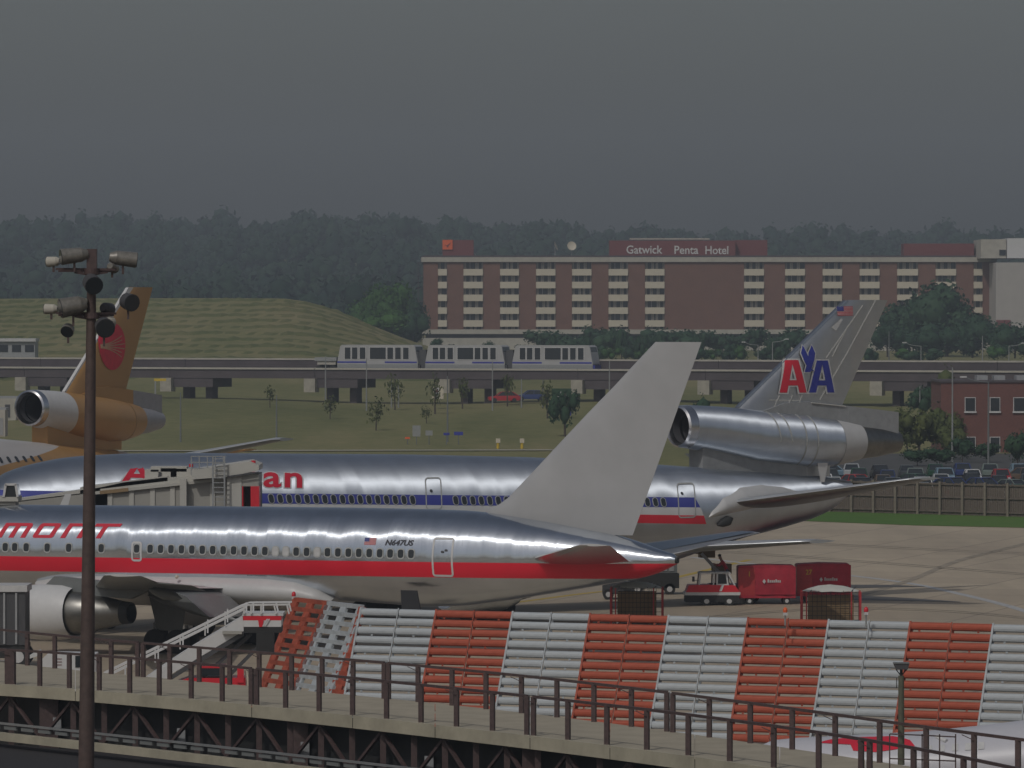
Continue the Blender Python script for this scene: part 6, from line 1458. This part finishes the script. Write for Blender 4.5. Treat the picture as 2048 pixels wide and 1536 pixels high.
lamp(148, 612, -.2, -1, -.3, -.2, .6, .19); lamp(101, 618, .25, -1, .2, 0, .3, .1, 'palecon'); lamp(257, 603, -.1, .6, -.9, -.2, .36, .17, 'darkgrey'); lamp(210, 653, -.3, .3, -1, -.3, .3, .19, 'darkgrey'); lamp(137, 659, -.1, -.2, -.8, -.5, .2, .13, 'lamphouse'); lamp(211, 617, .3, .5, 1, -.1, .34, .12, 'darkgrey')
lamp(216, 646, .05, .3, .6, .1, .2, .13, 'palecon')
MB().box((x_(154), -.2, z_(606)), (x_(176), .1, z_(598))).build('ballast_box', M['lamphouse'], t)
# ---------------------------------------------------------------- street lamps and little things beyond
def street_lamp(px, D, py_top, label, arm=1.0, both=False, nm='street_lamp', m='galv'):
    X = (px - 1024) / F * D; g = float(height(X, D)); ztop = H0 + (YH - py_top) / F * D - g
    t = thing(nm, label, 'street lamp', (X, D, g)); MB().tube((0, 0, -.2), (0, 0, ztop), .11, .06, 8).build('post', M[m], t)
    if arm:
        for s2 in ((arm, -arm) if both else (arm,)):
            a = MB(); pr = Vector((0, 0, ztop - .02))
            for i in range(1, 6): p = Vector((s2 * 2.0 * math.sin(i / 5 * 1.5), 0, ztop + .5 * (1 - math.cos(i / 5 * 1.5)))); a.tube(pr, p, .05, n=6); pr = p
            a.build('arm', M[m], t); MB().box((min(pr.x, pr.x + s2 * .6), -.15, pr.z - .07), (max(pr.x, pr.x + s2 * .6), .15, pr.z + .07)).build('lantern', M['lightgrey'], t)
for px, D, py, l, a, b in [(651, 730, 712, 'grey lamp post in front of the viaduct below the left people mover car', 0, 0), (733, 730, 716, 'grey lamp post between the first two people mover cars', 0, 0), (985, 730, 722, 'grey lamp post below the middle of the train', 0, 0), (1219, 735, 722, 'grey lamp post just right of the train', 0, 0), (783, 745, 758, 'thin pale post left of the white box under the viaduct', 0, 0), (797, 745, 758, 'thin pale post beside its twin under the viaduct', 0, 0), (1043, 738, 758, 'pale post right of the parked red car under the viaduct', 0, 0), (1086, 738, 760, 'pale post near the dark green hoarding', 0, 0),
                          (895, 640, 752, 'tall thin dark post on the near edge of the grass bank', 0, 0), (553, 640, 790, 'short dark post on the near edge of the grass bank', 0, 0), (361, 640, 785, 'thin dark post right of the gold tail', 0, 0),
                          (1516, 900, 690, 'curved lamp post left of the blue letter tail', -1, 0), (1545, 905, 684, 'double-curved lamp post behind the tail', 1, 0), (1842, 790, 692, 'curved lamp post before the big round tree', -1, 0), (1965, 880, 672, 'tall lamp post before the scrub right of the round tree', 0, 0), (2018, 890, 692, 'curved lamp post near the right edge', 1, 0), (1778, 1000, 662, 'floodlight pole before the dark tree', 0, 0), (1905, 560, 735, 'slim mast before the brick office', 0, 0), (1977, 520, 764, 'dark lamp post with a curved arm before the brick office', -1, 0), (1840, 700, 772, 'grey lamp post left of the brick office', 0, 0)]:
    street_lamp(px, D, py, l, a, b, m='darkunder' if 'dark' in l else 'galv')
def small(name, label, cat, px, py, D, parts):
    X = (px - 1024) / F * D; s_ = D / F; t = thing(name, label, cat, (X, D, H0 + (YH - py) * s_))
    for nm, x0, x1, z0, z1, dp, m in parts: MB().box((x0 * s_, 0, z0 * s_), (x1 * s_, dp, z1 * s_)).build(nm, M[m], t)
    return t
small('kiosk_box', 'pale square box cabinet on the bank under the viaduct', 'cabinet', 864, 795, 740, [('cabinet', 0, 23, -3, 23, 1.2, 'cream'), ('door', 4, 14, 2, 20, -.05, 'lightgrey'), ('notice', 6, 12, 10, 16, -.08, 'maroon')])
small('hoarding', 'dark green hoarding beneath the viaduct', 'hoarding', 1103, 812, 735, [('panel', 0, 40, 0, 35, .3, 'leaf_dark')])
m_ = MB(); X = (1103 - 1024) / F * 734.5
t = thing('playful_sculpture', 'white thin branching emblem mounted on the dark green hoarding', 'emblem', tuple(P(1122, 795, 734)))
for a in (0, 72, 144, 216, 288): MB().bar((0, 0, 0), (.75 * math.cos(rad(a + 20)), 0, .75 * math.sin(rad(a + 20))), .1).build('arm', M['lightgrey'], t)
small('blue_cabin', 'small blue cabin at the foot of the green hoarding', 'cabin', 1123, 829, 700, [('cabin', 0, 19, -2, 18, 1, 'blue'), ('roof', -1, 20, 18, 20, 1.1, 'grey_paint'), ('door', 3, 9, 0, 14, -.03, 'lightgrey')])
for px, D, c, l in ((1008, 752, 'red', 'small red van parked under the viaduct behind the bank'), (1062, 755, 'dark blue', 'dark blue car under the viaduct right of the red van')):
    X = (px - 1024) / F * D; t = thing('parked_car', l, 'car', (X, D, float(height(X, D)) + .35), rad(8))
    link(cmat[c][1], 'body', t, (-2.1, 0, 0)); link(cabm, 'glazing', t, (-2.1, 0, 0)); link(cmat[c][2], 'roof', t, (-2.1, 0, 0))
    for x in (-1.35, 1.25):
        for y in (-.76, .76): link(whm, 'wheel', t, (x, y, .3))
for px, l in ((996, 'left of the pair of yellow and white marker posts by the kerb'), (1044, 'right of the pair of yellow and white marker posts by the kerb')):
    t = thing('marker_post', l, 'marker post', tuple(P(px, 897, 617))); t.location.z = 0
    MB().tube((0, 0, 0), (0, 0, .62), .16).build('base', M['yellow'], t); MB().box((-.24, -.2, .62), (.24, .2, 1.08)).build('head', M['cream'], t)
for px, py, w_, h, c, l in ((833, 862, 16, 22, 'galv', 'upright grey sign board near the kerb beyond the silver fuselage'), (858, 866, 14, 10, 'galv', 'smaller grey board beside the upright one near the kerb'), (893, 868, 12, 5, 'blue', 'small blue board on the left of the tall thin post'), (917, 867, 18, 7, 'blue', 'wider blue direction board right of the tall thin post'), (815, 876, 10, 4, 'signorange', 'little orange marker near the grey boards')):
    s_ = 632 / F; t = thing('sign_board', l, 'sign', tuple(P(px, py, 632))); MB().box((-w_ / 2 * s_, 0, -h / 2 * s_), (w_ / 2 * s_, .08, h / 2 * s_)).build('board', M[c], t)
    gz = float(height(t.location.x, 632)) - t.location.z; MB().tube((0, .1, gz - .1), (0, .1, -h / 2 * s_ + .05), .05).build('post', M['darkunder'], t)
small('yellow_barrier', 'yellow barrier boom under the viaduct right of the gold tail', 'barrier', 308, 762, 745, [('boom', 0, 24, 0, 5, .1, 'yellow'), ('stand', 1, 4, -34, 0, .1, 'galv')])
# dump of pale cases on the grass far left
small('service_hut', 'pale service hut at the left edge beside the gold airliner', 'hut', -20, 870, 560, [('wall', 0, 30, -3, 50, 3, 'palecon'), ('roof', -1, 32, 50, 54, 3.2, 'grey_paint'), ('shutter', 10, 26, 0, 34, -.05, 'galv')])
small('far_block', 'low pale block beneath the viaduct at the left edge', 'building', -30, 835, 700, [('wall', 0, 62, -8, 38, 4, 'palecon'), ('roof', -2, 64, 38, 42, 4.2, 'grey_paint'), ('door', 40, 50, 0, 26, -.05, 'darkgrey')])
# pieces too small to tell apart in the picture stay joined in their part
for o in list(SC.objects):
    if o.parent and o.name.split('.')[0] in ('curtain', 'wire_mesh', 'fixings', 'netting', 'lettering', 'emblem_arc', 'stripes', 'ladder', 'roof_railing', 'upper_chord') or (o.name.startswith('frame') and o.parent.name.startswith('window')): o['kind'] = 'stuff'
# ---------------------------------------------------------------- air
hz_ = MB().box((-1700, -60, -1.5), (1700, 3050, 95)).build('haze', None) if False else None
mb = MB().box((-1700, -80, -1.5), (1700, 3100, 110)); me = mb.mesh('haze', [])
o = link(me, 'haze'); o['kind'] = 'stuff'; o['label'] = 'pale summer haze over the airfield and the wooded ridge'
m = bpy.data.materials.new('haze'); m.use_nodes = True; n = m.node_tree; n.nodes.clear(); ou = n.nodes.new('ShaderNodeOutputMaterial'); pv = n.nodes.new('ShaderNodeVolumePrincipled')
pv.inputs['Color'].default_value = (.78, .87, .98, 1); pv.inputs['Density'].default_value = .00025; pv.inputs['Anisotropy'].default_value = .1; n.links.new(pv.outputs[0], ou.inputs['Volume']); me.materials.append(m)
